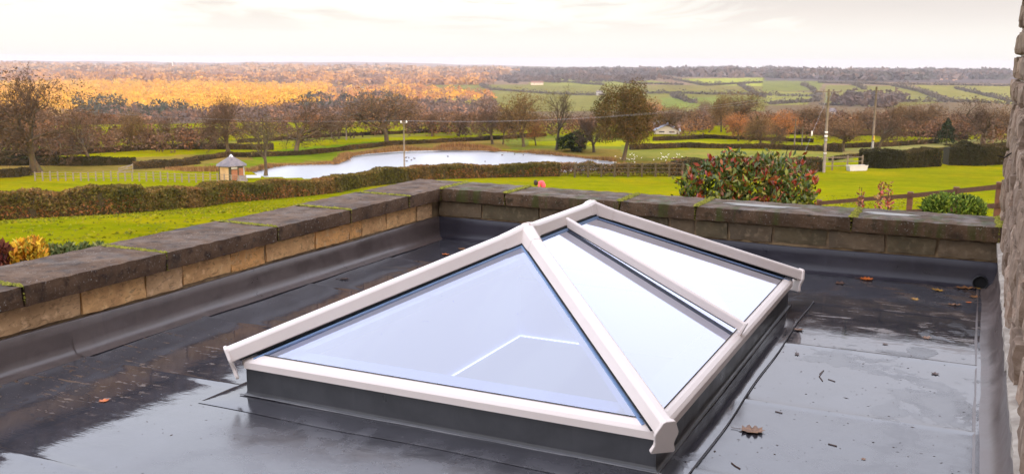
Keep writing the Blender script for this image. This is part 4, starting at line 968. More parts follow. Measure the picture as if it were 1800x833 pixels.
hedge([(975,309),(1080,310),(1190,310)], 22, .8, 1100, [(.10,.085,.02),(.16,.10,.04),(.22,.13,.06)], .6, 'thin straggly hedge with bare stems, left of the red leafed bush', 2, sparse=1, lowcol=(.20,.09,.05))
hedge([(1190,310),(1260,306),(1400,304),(1446,302)], 25, .8, 600, [(.045,.050,.014),(.07,.06,.02),(.15,.08,.035)], .3, 'rough dark hedge behind the red leafed bush, ending at the pole with the crossarm', 3)
DH = [(.026, .028, .008), (.038, .036, .010), (.055, .045, .014)]
hedge([(1508,295),(1560,297),(1656,293)], 30, 1.0, 1400, DH, .15, 'clipped dark green hedge beside the white trough on the right lawn', 4)
hedge([(1668,291),(1720,292),(1790,288)], 33, 1.0, 1400, DH, .1, 'clipped dark green hedge nearest the house wall, right of the gap', 5)
FH = [(.055, .045, .018), (.085, .058, .024), (.12, .075, .03)]
far_hedges = [
 ([(-20,292),(60,291),(150,292),(238,290)], 14, 'darkest hedge in front of the first pale trunk at the left, below the largest oak'),
 ([(235,298),(300,295),(352,288)], 12, 'brown hedge running right from the leaning gate towards the pavilion'),
 ([(-20,276),(70,276),(160,270),(260,264),(400,263),(480,264)], 9, 'hedge line below the long bright field behind the pavilion'),
 ([(-20,314),(30,312),(56,308)], 13, 'short brown hedge at the left edge in front of the largest oak'),
 ([(330,287),(400,276),(440,277),(545,272),(600,266),(690,256),(760,252),(870,246),(960,240)], 7, 'low hedge curving along the field above the lake'),
 ([(420,252),(560,242),(700,236),(800,232)], 5, 'faint low hedge at the top of the bright field beyond the lake'),
 ([(1110,264),(1200,260),(1340,262),(1480,268)], 8, 'brown hedge line below the yellow field right of the big round tree'),
 ([(1150,248),(1240,244),(1350,248),(1430,251)], 6, 'dark low hedge below the farmhouse running right'),
 ([(1360,236),(1470,238),(1600,240),(1700,246)], 9, 'dark hedge line behind the two right hand poles'),
 ([(1450,262),(1560,258),(1650,252)], 7, 'low brown hedge above the dark clipped hedge at the right'),
 ([(1460,283),(1500,277),(1600,270),(1700,262),(1780,256)], 5, 'stony verge hedge climbing towards the house wall'),
]
for i, (b, h_, lb) in enumerate(far_hedges): hedge(b, h_, .9, 260, FH if i else DH, 0, lb, 20+i, 'field_hedge', leaf=.09)
# hedgerows across the far hillside, one thing each
rows = [[(860,158),(900,161),(1060,168)], [(1060,136),(1110,148),(1200,150)], [(1185,141),(1240,151),(1340,146)], [(1130,165),(1250,167),(1345,168)], [(1180,168),(1200,176),(1220,182)], [(1300,150),(1320,162),(1345,172)],
        [(1345,168),(1430,170),(1440,176)], [(1410,150),(1440,168)], [(1350,184),(1440,178)], [(1570,152),(1620,162),(1660,178),(1720,180)], [(1680,156),(1730,168),(1780,180)], [(1450,186),(1560,180),(1650,180),(1780,184)],
        [(900,144),(1010,146),(1060,150)], [(845,150),(862,160)], [(1440,146),(1560,150),(1780,152)], [(1500,150),(1520,158)]]
HLAB = ['hedgerow low on the hillside left of the big round headed tree', 'long hedgerow climbing beside the big round headed tree on the far hillside', 'hedgerow curving under the brightest green field on the ridge', 'longest level hedgerow across the middle of the far hillside', 'short hedgerow dropping between two green fields above the farmhouse', 'steep hedgerow running down right of the brightest green field', 'hedgerow stub on the hillside left of the crossarm pole top', 'short sloping hedgerow behind the head of the crossarm pole', 'lowest hedgerow stub left of the crossarm pole', 'longest dark diagonal hedgerow right of the plain dark pole', 'rightmost diagonal hedgerow on the hillside near the house wall', 'lowest level hedgerow at the foot of the right hand hillside', 'top hedgerow below the pale farmstead on the far green hillside', 'tiny sloping hedgerow left of the first green hillside field', 'top level hedgerow below the hilltop village at the right', 'tiny hedgerow between the two right hand poles on the hillside']
for i, rw in enumerate(rows):
    rs = np.random.RandomState(300+i); P = [G(a, b) for a, b in rw]; Vs = []; Cs = []
    for a, b in zip(P[:-1], P[1:]):
        L = np.linalg.norm(b-a); n = int(min(150, max(12, L/3)))
        for t in np.linspace(0, 1, n):
            q = a*(1-t)+b*t+np.append(rs.normal(0, 1.5, 2), 0); q[2] = gz(q[0], q[1]); h = rs.uniform(2.8, 4.6) if rs.rand() > .14 else 8; C = blob_cloud(rs, 16)*np.array([h*.8, h*.8, h*.5])+q+np.array([0, 0, h*.45]); V, _ = tri_cloud(rs, C, 1.5)
            Vs.append(V); Cs.append(np.tile(np.array([.10, .080, .055])*rs.uniform(.7, 1.3), (len(V), 1)))
    V = np.vstack(Vs); o = nmesh('hedgerow', V, np.arange(len(V)).reshape(-1, 3), M_LEAF, None, None, np.vstack(Cs)); tag(o, HLAB[i], 'hedgerow', 'hedgerows across the far hillside')

# ---- tufts in the near lawns
rs = np.random.RandomState(21); Vt = []; Ct = []
while len(Vt) < 16000:
    az_ = math.radians(rs.uniform(-56, 6)); d_ = 14+rs.rand()**.8*66; x_, y_ = CAM[0]+math.sin(az_)*d_, CAM[1]+math.cos(az_)*d_
    if y_ > 2.5 or x_ < -2.5: Vt.append((x_, y_, gz(x_, y_)))
P = np.array(Vt); n_ = len(P); an = rs.rand(n_)*6.283; hh_ = .03+.07*rs.rand(n_)**2; ww_ = .04+.09*rs.rand(n_)**2; ux = np.stack([np.cos(an)*ww_, np.sin(an)*ww_, 0*an], 1)
V = np.stack([P-ux, P+ux, P+np.stack([rs.normal(0, .03, n_), rs.normal(0, .03, n_), hh_], 1)], 1).reshape(-1, 3); lc = np.array([(.20,.20,.01), (.15,.17,.01), (.26,.22,.015), (.12,.13,.01)]); c = lc[rs.randint(0, 4, n_)]*(.8+.5*rs.rand(n_))[:, None]
nmesh('grass_tufts', V, np.arange(3*n_).reshape(-1, 3), M_LEAF, None, 'stuff', np.repeat(c, 3, 0))
# ---- pavilion by the lake
M_SLATE = material('roof_slate', [(.12, .105, .115), (.19, .16, .16), (.09, .08, .09)], .6, 1.2)
M_BOARD = material('pale_timber_boards', [(.55, .38, .20), (.44, .29, .15)], .8, 1.5)
M_TIMBER = material('dark_green_timber', [(.05, .055, .035)], .8)
M_BLIND = material('red_brown_blind', [(.34, .14, .07), (.25, .11, .06)], .9, 4)
M_WHITEW = material('white_render', [(.52, .50, .49), (.46, .45, .44)], .8, 1)
M_WOODG = material('weathered_wood', [(.30, .22, .14), (.22, .16, .10)], .85, 6)
P = G(408, 316); u = pxm(P); pav = thing('pavilion', P, 'small timber pavilion with a hipped slate roof at the left end of the lake', 'pavilion')
v = P-CAM; v[2] = 0; v /= np.linalg.norm(v); e1 = np.array([v[1], -v[0], 0]); e2 = v      # across / away
Rr = 1.35; hh = 27*u
hexp = [P+(e1*math.cos(a)+e2*math.sin(a))*23*u for a in np.radians([-152, -100, -28, 28, 90, 152])]
for i in range(6):
    a, b = hexp[i], hexp[(i+1) % 6]; mb = MB()
    if i == 0: mb.add([a, b, b+(0, 0, hh), a+(0, 0, hh)], [(0, 1, 2, 3)]); mb.build('wall', M_BOARD, pav)
    elif i == 1:
        t0, t1 = .12, .62
        q = lambda t, z: a*(1-t)+b*t+np.array([0, 0, z])
        mb.add([q(0, 0), q(t0, 0), q(t0, hh), q(t1, hh*.72), q(t1, hh), q(1, hh), q(1, 0), q(t1, 0)], [(0, 1, 2, 3, 4, 5, 6, 7)]) if False else mb.add([q(0, 0)+e2*.1, q(1, 0)+e2*.1, q(1, hh)+e2*.1, q(0, hh)+e2*.1], [(0, 1, 2, 3)]); mb.build('wall', M_TIMBER, pav)
        MB().add([q(t0+.02, hh*.02), q(t1-.06, hh*.02), q(t1-.06, hh*.72), q(t0+.02, hh*.72)], [(0, 1, 2, 3)]).build('door', M_BLIND, pav)
        MB().add([q(t0+.02, hh*.76), q(t1-.06, hh*.76), q(t1-.06, hh*.97), q(t0+.02, hh*.97)], [(0, 1, 2, 3)]).build('fanlight', M_WHITEW, pav)
        MB().add([q(t1+.03, hh*.25)-e2*.02, q(.97, hh*.25)-e2*.02, q(.97, hh*.8)-e2*.02, q(t1+.03, hh*.8)-e2*.02], [(0, 1, 2, 3)]).build('window', M_BLIND, pav)
    else: mb.add([a, b, b+(0, 0, hh), a+(0, 0, hh)], [(0, 1, 2, 3)]); mb.build('wall', M_WHITEW if i == 2 else M_BOARD, pav)
    MB().box(a[0]-.05, a[0]+.05, a[1]-.05, a[1]+.05, a[2]-.3, a[2]+hh).build('post', M_WHITEW if i == 2 else M_TIMBER, pav)
rfp = [P+(e1*math.cos(a)+e2*math.sin(a))*29*u+np.array([0, 0, hh-.05]) for a in np.radians([-152, -100, -28, 28, 90, 152])]; ap = P+np.array([0, 0, hh+16*u])
pr2_ = MB().add(rfp+[ap]+[q-(0, 0, .07) for q in rfp], [(i, (i+1) % 6, 6) for i in range(6)]+[(i, 7+i, 7+(i+1) % 6, (i+1) % 6) for i in range(6)]).build('roof', M_SLATE, pav)
mb = MB().tube([ap-(0, 0, .25), ap+(0, 0, .02), ap+(0, 0, .12)], [.32, .12, .02], 6); mb.build('roof_cap', material('lead_cap', [(.55, .56, .62)], .4), pr2_)
Q = G(444, 312); sh = pxm(Q); o = MB().add([Q+e1*a*sh+e2*b*.6+np.array([0, 0, c*sh]) for a, b, c in ((-14, -1, 0), (14, -1, 0), (14, 1, 3), (-14, 1, 3), (-14, -1, -3), (14, -1, -3))], [(0, 1, 2, 3), (4, 5, 1, 0)]).build('deck', M_WHITEW)
tag(o, 'pale wooden deck beside the pavilion at the water edge', 'deck')
Q = G(426, 318); o = MB(); o.add([Q+e1*a*sh+e2*b*.5+np.array([0, 0, c*sh]) for a, b, c in ((-9, -1, 0), (9, -1, 0), (9, 1, 0), (-9, 1, 0), (-7, -.6, 8), (5, -.6, 8), (5, .6, 8), (-7, .6, 8))], [(0, 1, 5, 4), (1, 2, 6, 5), (2, 3, 7, 6), (3, 0, 4, 7), (4, 5, 6, 7)]); o = o.build('covered_crate', M_SLATE); tag(o, 'low slate blue covered crate in front of the pavilion door', 'crate')

# ---- pale post and rail fence, gate
M_PALE = material('bleached_fence_wood', [(.27, .22, .17), (.21, .17, .13)], .85, 5)
fb = [(62,318),(130,318),(200,318),(300,320),(380,322),(432,324)]
Pf = [G(a, b) for a, b in fb]; fe = thing('post_and_rail_fence', Pf[2], 'pale bleached post and rail fence below the pavilion and the largest oak', 'fence')
L = np.concatenate([[0], np.cumsum([np.linalg.norm(Pf[i+1]-Pf[i]) for i in range(len(Pf)-1)])]); npst = 30; pp = []
for s_ in np.linspace(0, L[-1], npst):
    q = np.array([np.interp(s_, L, [p[k] for p in Pf]) for k in range(3)]); q[2] = gz(q[0], q[1]); pp.append(q)
    MB().box(q[0]-.05, q[0]+.05, q[1]-.05, q[1]+.05, q[2]-.3, q[2]+.95+.08*math.sin(s_)).build('post', M_PALE, fe)
for a, b in zip(pp[:-1], pp[1:]):
    for z_ in (.3, .6, .85): MB().tube([a+(0, 0, z_), b+(0, 0, z_)], .022, 4).build('rail', M_WOODG, fe)
Q = G(222, 304); gt = thing('field_gate', Q, 'leaning pale wooden field gate at the end of the dark hedge on the left', 'gate'); u = pxm(Q)
gq = lambda a, b: Q+e1*a*u+np.array([0, 0, b*u])
for (a0, b0, a1, b1) in ((-12, 2, 11, 2), (-12, 5, 11, 8), (-12, 8, 11, 14), (11, 0, 11, 16), (-12, 0, -12, 9), (-12, 2, 11, 14)):
    MB().tube([gq(a0, b0), gq(a1, b1)], .055, 4).build('gate_bar', M_PALE, gt)

# ---- poles and wires
M_POLE = material('creosoted_pole', [(.22, .17, .12), (.14, .11, .08)], .85, 2); M_POLE2 = material('grey_pole', [(.25, .20, .155), (.18, .145, .11)], .85, 2); M_CER = material('white_ceramic', [(.8, .8, .8)], .3)
M_METAL = material('galvanised_steel', [(.32, .33, .36)], .45, metal=.6)
def pole(px, py, hpx, rad, mat, label, arm=0, lean=0, name='utility_pole'):
    P = G(px, py); u = pxm(P); o = thing(name, P, label, 'pole'); top = P+np.array([0, 0, hpx*u])+e1*lean*u
    MB().tube([P-(0, 0, .3), (P+top)/2, top], [rad, rad*.9, rad*.75], 8).build('pole_shaft', mat, o, smooth=True)
    if arm:
        v = P-CAM; v[2] = 0; v /= np.linalg.norm(v); a = np.array([v[1], -v[0], 0]); q = top-(0, 0, .25)
        s_ = q-a*arm*u; t_ = q+a*arm*u; MB().tube([s_, t_], .07, 4).build('crossarm', mat, o)
        for k in (-1, -.4, .4, 1) if arm > 10 else (-1, 1): MB().tube([q+a*arm*u*k*.96, q+a*arm*u*k*.96+(0, 0, .14), q+a*arm*u*k*.96+(0, 0, .26)], [.05, .09, .04], 6).build('insulator', M_CER if arm < 10 else M_POLE, o)
        return o, P, top, a, u
    return o, P, top, None, u
p1, P1, T1, a1, u1 = pole(1448, 303, 144, .17, M_POLE2, 'tall grey pole with a wide crossarm and pale bands right of the red leafed bush', 21)
for hz, hb, m_ in ((62, 5, M_CER), (69, 4, M_CER), (33, 2, M_CER), (55, 6, M_METAL)):
    q = P1+np.array([0, 0, hz*u1]); MB().tube([q, q+(0, 0, hb*u1*.6)], .185, 8).build('band', m_, p1)
q = T1-(0, 0, .25); MB().tube([q-(0, 0, 1.3)+a1*0, q+a1*12*u1*.6], .03, 4).build('arm_brace', M_METAL, p1); MB().tube([q-(0, 0, 1.3), q-a1*12*u1*.6], .03, 4).build('arm_brace', M_METAL, p1)
GA = G(1398, 312); GA2 = P1-np.array([0, 0, 0])+ -a1*11*u1-e2*6; GA2[2] = gz(GA2[0], GA2[1])
mb = MB().tube([T1-(0, 0, .6), (T1*.5+GA*.5), GA], .010, 4); gy = mb.build('guy_wire', M_METAL, p1)
q = T1*.48+GA*.52; MB().tube([q+(0, 0, .35), q, q-(0, 0, .2)], [.05, .09, .05], 6).build('guy_insulator', M_CER, p1)
p2, P2, T2, _, u2 = pole(1533, 266, 112, .17, M_POLE, 'plain dark pole with a yellow plate, second from the house wall')
q = P2+np.array([0, 0, 20*u2])-e2*.19; MB().tube([q, q+(0, 0, 7*u2)], .12, 4).build('warning_plate', material('yellow_plate', [(.75, .48, .05)], .5), p2)
q = P2+np.array([0, 0, 2*u2]); MB().tube([q, q+(0, 0, 15*u2)], .19, 8).build('cable_guard', M_METAL, p2)
p3, P3, T3, a3, u3 = pole(711, 306, 93, .10, M_POLE2, 'slim bare pole with a short crossarm standing before the middle of the lake', 5)
p4, P4, T4, a4, u4 = pole(583, 243, 24, .12, M_POLE2, 'short distant pole with a small crossarm on the bright field above the lake', 3)
p5, P5, T5, _, _ = pole(609, 246, 44, .12, M_POLE, 'dark distant pole at the edge of the brown wood above the lake')
p6, P6, T6, _, _ = pole(1745, 252, 52, .13, M_POLE2, 'slim grey pole in front of the wide bare oak beside the house wall')
p7, P7, T7, _, _ = pole(1396, 262, 52, .10, M_POLE, 'left of two short reddish posts left of the pole with the crossarm')
p8, P8, T8, _, _ = pole(1409, 262, 40, .10, M_POLE, 'right of two short reddish posts left of the pole with the crossarm')
p9, P9, T9, a9, _ = pole(778, 232, 24, .10, M_POLE2, 'faint far pole at the edge of the brown belt beyond the lake', 3)
def wire(A, B, sag, label, grp=None):
    pts = [A*(1-t)+B*t-np.array([0, 0, sag*4*t*(1-t)]) for t in np.linspace(0, 1, 14)]; o = MB().tube(pts, .006, 4).build('overhead_wire', M_METAL); tag(o, label, 'wire', grp)
wire(T3+a3*5*u3, T1-a1*20*u1-(0, 0, .1), 1.2, 'thin overhead wire strung from the slim bare pole to the crossarm pole', 'overhead wires')
wire(T3-a3*5*u3, T1+a1*20*u1-(0, 0, .1), 1.2, 'thin overhead wire strung from the slim bare pole to the crossarm pole', 'overhead wires')
farl = G(-200, 270)+np.array([0, 0, 9.]); wire(farl, T3-a3*5*u3, 1.5, 'thin overhead wire running left from the slim bare pole past the largest oak')
farr = G(1900, 262)+np.array([0, 0, 9.]); wire(T1+a1*20*u1-(0, 0, .1), farr, 1.0, 'thin overhead wire running right from the crossarm pole towards the house wall')
# red lattice post
P = G(265, 256); u = pxm(P); lp = thing('lattice_post', P, 'reddish twin legged post with short crossarms in front of the brown wood at the left', 'post')
M_RED = material('red_oxide_steel', [(.34, .13, .09), (.25, .11, .08)], .7, 3)
for s_ in (-3, 3): MB().tube([P+e1*s_*u, P+e1*s_*u+(0, 0, 38*u)], .07, 5).build('leg', M_RED, lp)
for z_ in (8, 16, 24): MB().tube([P-e1*3*u+(0, 0, z_*u), P+e1*3*u+(0, 0, (z_+5)*u)], .045, 4).build('brace', M_RED, lp)
for z_ in (29, 37): MB().tube([P-e1*6*u+(0, 0, z_*u), P+e1*6*u+(0, 0, z_*u)], .06, 4).build('crossarm', M_RED, lp)

# ---- farmhouse and buildings
M_TILE = material('red_brown_tile', [(.26, .13, .09), (.19, .11, .08)], .8, 3); M_WALLC = material('cream_wall', [(.62, .50, .40)], .9); M_WIN = material('dark_window', [(.04, .045, .06)], .3); M_SHED = material('grey_sheet_roof', [(.40, .42, .48), (.34, .35, .40)], .6, 2)
M_BRICK = material('pale_brick', [(.45, .28, .20)], .9)
def house(px, py, wpx, hpx, rpx, label, wall, rf, gable=False, win=2, name='house', cat='house', depth=7, group=None, chim=True):
    P = G(px, py); u = pxm(P); o = thing(name, P, label, cat, group); v = P-CAM; v[2] = 0; v /= np.linalg.norm(v); a = np.array([v[1], -v[0], 0]); W2 = wpx*u/2; Hh = hpx*u; R_ = rpx*u; Z = np.array([0, 0, 1.])
    f = lambda s_, t_, z_: P+a*s_+v*t_+Z*z_
    if gable:
        MB().add([f(-W2, 0, -2), f(W2, 0, -2), f(W2, 0, Hh), f(0, 0, Hh+R_), f(-W2, 0, Hh), f(-W2, depth, -2), f(W2, depth, -2), f(W2, depth, Hh), f(0, depth, Hh+R_), f(-W2, depth, Hh)], [(0, 1, 2, 3, 4), (5, 9, 8, 7, 6), (1, 6, 7, 2), (0, 4, 9, 5)]).build('wall', wall, o)
        e = .25; r_ = MB().add([f(-W2-e, -e, Hh-e*.6), f(0, -e, Hh+R_+.12), f(W2+e, -e, Hh-e*.6), f(-W2-e, depth+e, Hh-e*.6), f(0, depth+e, Hh+R_+.12), f(W2+e, depth+e, Hh-e*.6)], [(0, 1, 4, 3), (1, 2, 5, 4)]).build('roof', rf, o)
    else:
        MB().add([f(-W2, 0, -2), f(W2, 0, -2), f(W2, 0, Hh), f(-W2, 0, Hh), f(-W2, depth, -2), f(W2, depth, -2), f(W2, depth, Hh), f(-W2, depth, Hh), f(-W2, depth/2, Hh+R_), f(W2, depth/2, Hh+R_)], [(0, 1, 2, 3), (1, 5, 6, 9, 2), (4, 0, 3, 8, 7), (5, 4, 7, 6)]).build('wall', wall, o)
        e = .3; r_ = MB().add([f(-W2-e, -e, Hh-.1), f(W2+e, -e, Hh-.1), f(W2+e, depth/2, Hh+R_+.1), f(-W2-e, depth/2, Hh+R_+.1), f(W2+e, depth+e, Hh-.1), f(-W2-e, depth+e, Hh-.1)], [(0, 1, 2, 3), (3, 2, 4, 5)]).build('roof', rf, o)
    if chim:
        c = f(0 if gable else -W2*.6, depth*.5 if not gable else depth*.3, Hh+R_*.6); c_ = MB().box(c[0]-.4, c[0]+.4, c[1]-.4, c[1]+.4, c[2], c[2]+R_*.4+1.2).build('chimney', M_BRICK, r_)
    for i in range(win):
        s_ = (i-(win-1)/2)*W2*2/max(win, 1)*.8; MB().add([f(s_-.5, -.04, Hh*.45), f(s_+.5, -.04, Hh*.45), f(s_+.5, -.04, Hh*.8), f(s_-.5, -.04, Hh*.8)], [(0, 1, 2, 3)]).build('window', M_WIN, o)
    return o
house(1154, 232, 11, 16, 8, 'tall white gabled farmhouse right of the big round headed tree', M_WHITEW, M_TILE, True, 1, 'farmhouse')
house(1172, 236, 44, 6, 9, 'long farmhouse wing with a grey sheet roof and low white walls', M_WHITEW, M_SHED, True, 2, 'farm_outbuilding', 'barn', 10, chim=False)
house(1180, 233, 26, 8, 8, 'red brown tiled house roof behind the grey roofed farm building', M_WALLC, M_TILE, False, 2, 'farmhouse')
house(1460, 208, 16, 11, 6, 'small pale house with a grey roof behind the pole with the crossarm', M_WALLC, M_SLATE, False, 2)
house(1054, 168, 12, 5, 3, 'pale farmhouse on the hillside above the evergreen bush', M_WHITEW, M_SLATE, False, 1)
house(944, 150, 22, 4, 3, 'pale farmstead among dark trees on the far green hillside', M_WALLC, M_TILE, False, 2)
house(1570, 178, 16, 4, 2, 'low sandy coloured farm building on the right hillside', M_WALLC, M_TILE, False, 1)
def farbox(name, px, py, wpx, hpx, label, cat, mat, group=None, dep=18):
    P = G(px, py); u = pxm(P); v = P-CAM; v[2] = 0; v /= np.linalg.norm(v); a = np.array([v[1], -v[0], 0]); Z = np.array([0, 0, 1.]); W2 = wpx*u/2; Hh = hpx*u
    mb = MB(); n = 5; pr = [(-W2, -Hh*.5), (W2, -Hh*.5), (W2, Hh*.75), (0, Hh*1.15), (-W2, Hh*.75)]
    mb.add([P+a*s_+Z*z_ for s_, z_ in pr]+[P+a*s_+v*dep+Z*z_ for s_, z_ in pr], [(0, 1, 2, 3, 4), (0, 4, 9, 5), (4, 3, 8, 9), (3, 2, 7, 8), (2, 1, 6, 7)]); o = mb.build(name, mat); return tag(o, label, cat, group)
M_FARW = material('sunlit_white_cladding', [(.85, .78, .72)], .8)
M_FARB = material('sunlit_brick', [(.62, .36, .22)], .8)
rs = np.random.RandomState(77)
farbox('cooling_plant', 168, 122, 14, 8, 'largest pale works building in the haze on the left skyline', 'factory', M_FARW, None, 60)
farbox('cooling_plant', 185, 122, 10, 5, 'lower pale works building just right of the largest one on the left skyline', 'factory', M_FARW, None, 60)
farbox('warehouse', 90, 133, 14, 4, 'bright flat warehouse above the golden wood, behind the largest oak', 'warehouse', M_FARW, None, 50)
farbox('warehouse', 440, 130, 30, 4, 'long bright warehouse roof in the plain left of centre', 'warehouse', M_FARW, None, 50)
farbox('warehouse', 405, 131, 22, 3.5, 'shorter bright warehouse left of the long one in the plain', 'warehouse', M_FARW, None, 50)
farbox('warehouse', 1208, 135, 13, 3, 'small white warehouse on the dark ridge above the right fields', 'warehouse', M_FARW, None, 40)
farbox('warehouse', 1381, 131, 13, 4, 'white block of buildings on the ridge between the big tree and the crossarm pole', 'warehouse', M_FARW, None, 40)
P = G(304, 124); u = pxm(P); o = MB().tube([P-(0, 0, 5), P+(0, 0, 16*u)], [u*1.0, u*.8], 8).build('works_chimney', M_FARW); tag(o, 'tall pale works chimney standing on the left skyline', 'chimney')
for reg, n, grp, lab, mt in (((0, 540, 118, 136), 60, 'pale houses scattered over the far plain', 'tiny pale building of the hazy town on the left plain', M_FARW),
                             ((540, 960, 122, 132), 45, 'orange brick houses of the far town', 'tiny orange lit house of the far town behind the lake', M_FARB),
                             ((980, 1340, 126, 136), 24, 'houses on the dark far ridge', 'tiny pale house on the dark ridge above the right fields', M_FARW),
                             ((1500, 1770, 128, 142), 44, 'houses of the hilltop village at the right', 'tiny house of the hilltop village above the right fields', M_FARB)):
    for i in range(n):
        farbox('distant_house', rs.uniform(reg[0], reg[1]), rs.uniform(reg[2], reg[3]), rs.uniform(2, 5.5), rs.uniform(1.2, 2.6), lab, 'house', mt if rs.rand() < .7 else (M_WALLC if mt is M_FARW else M_FARW), grp, 10)

# ---- geese on the bank
def goose_mesh():
    mb = MB(); mb.tube([(-.32, 0, .30), (-.18, 0, .33), (.0, 0, .34), (.16, 0, .36), (.24, 0, .38)], [.02, .11, .15, .11, .05], 7); mb.tube([(.20, 0, .38), (.27, 0, .52), (.28, 0, .66), (.31, 0, .70), (.38, 0, .69)], [.055, .035, .032, .045, .012], 6)
    for s_ in (-.06, .06): mb.tube([(0, s_, .22), (0, s_, 0)], .014, 4)
    me = bpy.data.meshes.new('goose'); me.from_pydata(mb.v, [], mb.f); me.materials.append(material('white_feathers', [(.82, .80, .76)], .8)); me.shade_smooth(); return me
gm = goose_mesh()
for i in range(46):
    if i < 34: px, py = rs.uniform(1078, 1205), rs.uniform(270, 284)
    else: px, py = rs.uniform(1000, 1130), rs.uniform(284, 292)
    P = G(px, py); P[2] = max(P[2], WATER); o = bpy.data.objects.new('goose', gm); COL.objects.link(o); o.location = P; o.rotation_euler = (0, 0, rs.rand()*6.28); o.scale = (.34,)*3
    tag(o, 'white goose of the flock on the grass bank at the right end of the lake', 'goose', 'white geese on the lake bank')
dk = MB(); dk.tube([(-.2, 0, .04), (-.08, 0, .08), (.08, 0, .08), (.16, 0, .05)], [.02, .08, .08, .03], 6); dk.tube([(.12, 0, .08), (.15, 0, .18), (.22, 0, .18)], [.03, .035, .01], 5)
dkm = bpy.data.meshes.new('duck'); dkm.from_pydata(dk.v, [], dk.f); dkm.materials.append(material('dark_feathers', [(.10, .08, .07)], .8))
for i in range(12):
    q = onplane(rs.uniform(690, 1060), rs.uniform(272, 288), 2, WATER); o = bpy.data.objects.new('duck', dkm); COL.objects.link(o); o.location = q; o.rotation_euler = (0, 0, rs.rand()*6.28); o.scale = (.9,)*3
    tag(o, 'small dark duck floating on the bright lake', 'duck', 'dark ducks on the lake')

# ---- white trough, far rail fence near the pole
Q = G(1506, 300); u = pxm(Q); wt = thing('feed_trough', Q, 'white trough standing on the lawn left of the dark clipped hedge', 'trough')
c = lambda a, b, z_: Q+e1*a*u+e2*b+np.array([0, 0, z_*u])
mb = MB().add([c(-17, -.35, 0), c(17, -.35, 0), c(19, -.35, 9), c(-19, -.35, 9), c(-17, .35, 0), c(17, .35, 0), c(19, .35, 9), c(-19, .35, 9)], [(0, 1, 2, 3), (1, 5, 6, 2), (5, 4, 7, 6), (4, 0, 3, 7), (0, 4, 5, 1)]); mb.build('trough_body', M_WHITEW, wt)
for s_ in (-1, 1): MB().tube([c(-19, .37*s_, 9), c(19, .37*s_, 9)], .04, 5).build('trough_rim', M_WHITEW, wt)
MB().add([c(-18, -.33, 8.2), c(18, -.33, 8.2), c(18, .33, 8.2), c(-18, .33, 8.2)], [(0, 1, 2, 3)]).build('trough_water', M_PUD, wt)
for k_ in range(2):
    pass
def railfence(pts, nb, hm, label, mat, rails, rr, pr_w, name='rail_fence'):
    P = [G(a, b) for a, b in pts]; o = thing(name, P[0], label, 'fence'); L = np.concatenate([[0], np.cumsum([np.linalg.norm(P[i+1]-P[i]) for i in range(len(P)-1)])]); pp = []
    for s_ in np.linspace(0, L[-1], nb+1):
        q = np.array([np.interp(s_, L, [p[k] for p in P]) for k in range(3)]); q[2] = gz(q[0], q[1]); pp.append(q); MB().box(q[0]-pr_w, q[0]+pr_w, q[1]-pr_w, q[1]+pr_w, q[2]-.3, q[2]+hm).build('post', mat, o)
    for a, b in zip(pp[:-1], pp[1:]):
        for z_ in rails: MB().tube([a+(0, 0, z_), b+(0, 0, z_)], rr, 5).build('rail', mat, o)
    return o
M_BRF = material('brown_stained_wood', [(.12, .045, .022), (.085, .033, .018)], .7, 9)
railfence([(1380,300),(1430,300),(1515,298)], 5, 1.7, 'dark rail fence behind the crossarm pole and the white trough', M_POLE, (.5, 1.0, 1.5), .05, .09)
railfence([(1010,312),(1080,311),(1200,311)], 8, 1.5, 'rail fence glimpsed through the straggly hedge left of the red leafed bush', material('old_dark_rail', [(.075, .055, .03)], .9), (.5, .95, 1.4), .04, .08)

# ---- brown garden fence beyond the rear parapet: placed by its top rail
fd = [(1440, 357, 30), (1514, 350.5, 28.5), (1600, 344, 27), (1681, 336, 25.5), (1757, 328, 24), (1835, 320, 22.6)]
gf = thing('garden_fence', (4.0, 18.0, -4.2), 'brown stained two rail garden fence behind the small clipped bush beside the house', 'fence'); tp = []
for a, b, d in fd:
    q = vplace(a, b, d); tp.append(q); zb = gz(q[0], q[1]); MB().box(q[0]-.07, q[0]+.07, q[1]-.07, q[1]+.07, zb-.3, q[2]+.10).build('post', M_BRF, gf, bevel=.01)
for a, b in zip(tp[:-1], tp[1:]):
    for z_ in (.0, -.42, -.85): MB().sweep(a+(0, 0, z_), b+(0, 0, z_), [(-.03, -.06), (.03, -.06), (.03, .05), (-.03, .05)]).build('rail', M_BRF, gf)

# ---- garden shrubs beyond the parapets
def leaf_bits(rs, C, size, cols, prob=None, up=.35):
    """pointed folded leaves: two triangles each"""
    n = len(C); d = rs.normal(size=(n, 3)); d[:, 2] = np.abs(d[:, 2])*.8+up; d /= np.linalg.norm(d, axis=1)[:, None]; s_ = np.cross(d, rs.normal(size=(n, 3))); s_ /= np.linalg.norm(s_, axis=1)[:, None]; nn = np.cross(d, s_)
    L = (np.asarray(size)*(.6+.8*rs.rand(n)))[:, None]; base = C; tip = C+d*L; mid = C+d*L*.5; a = mid+s_*L*.20+nn*L*.06; b = mid-s_*L*.20+nn*L*.06
    V = np.stack([base, a, tip, b], 1).reshape(-1, 3); Fc = np.arange(4*n).reshape(-1, 4); lc = np.array(cols); c = lc[rs.choice(len(lc), n, p=prob)]*(.6+.8*rs.rand(n))[:, None]
    return V, Fc, np.repeat(c, 4, 0)
M_GLOSSY = material('glossy_shrub_leaves', [(1, 1, 1)], .45, attr='Col', spec=.35)
rs = np.random.RandomState(5)
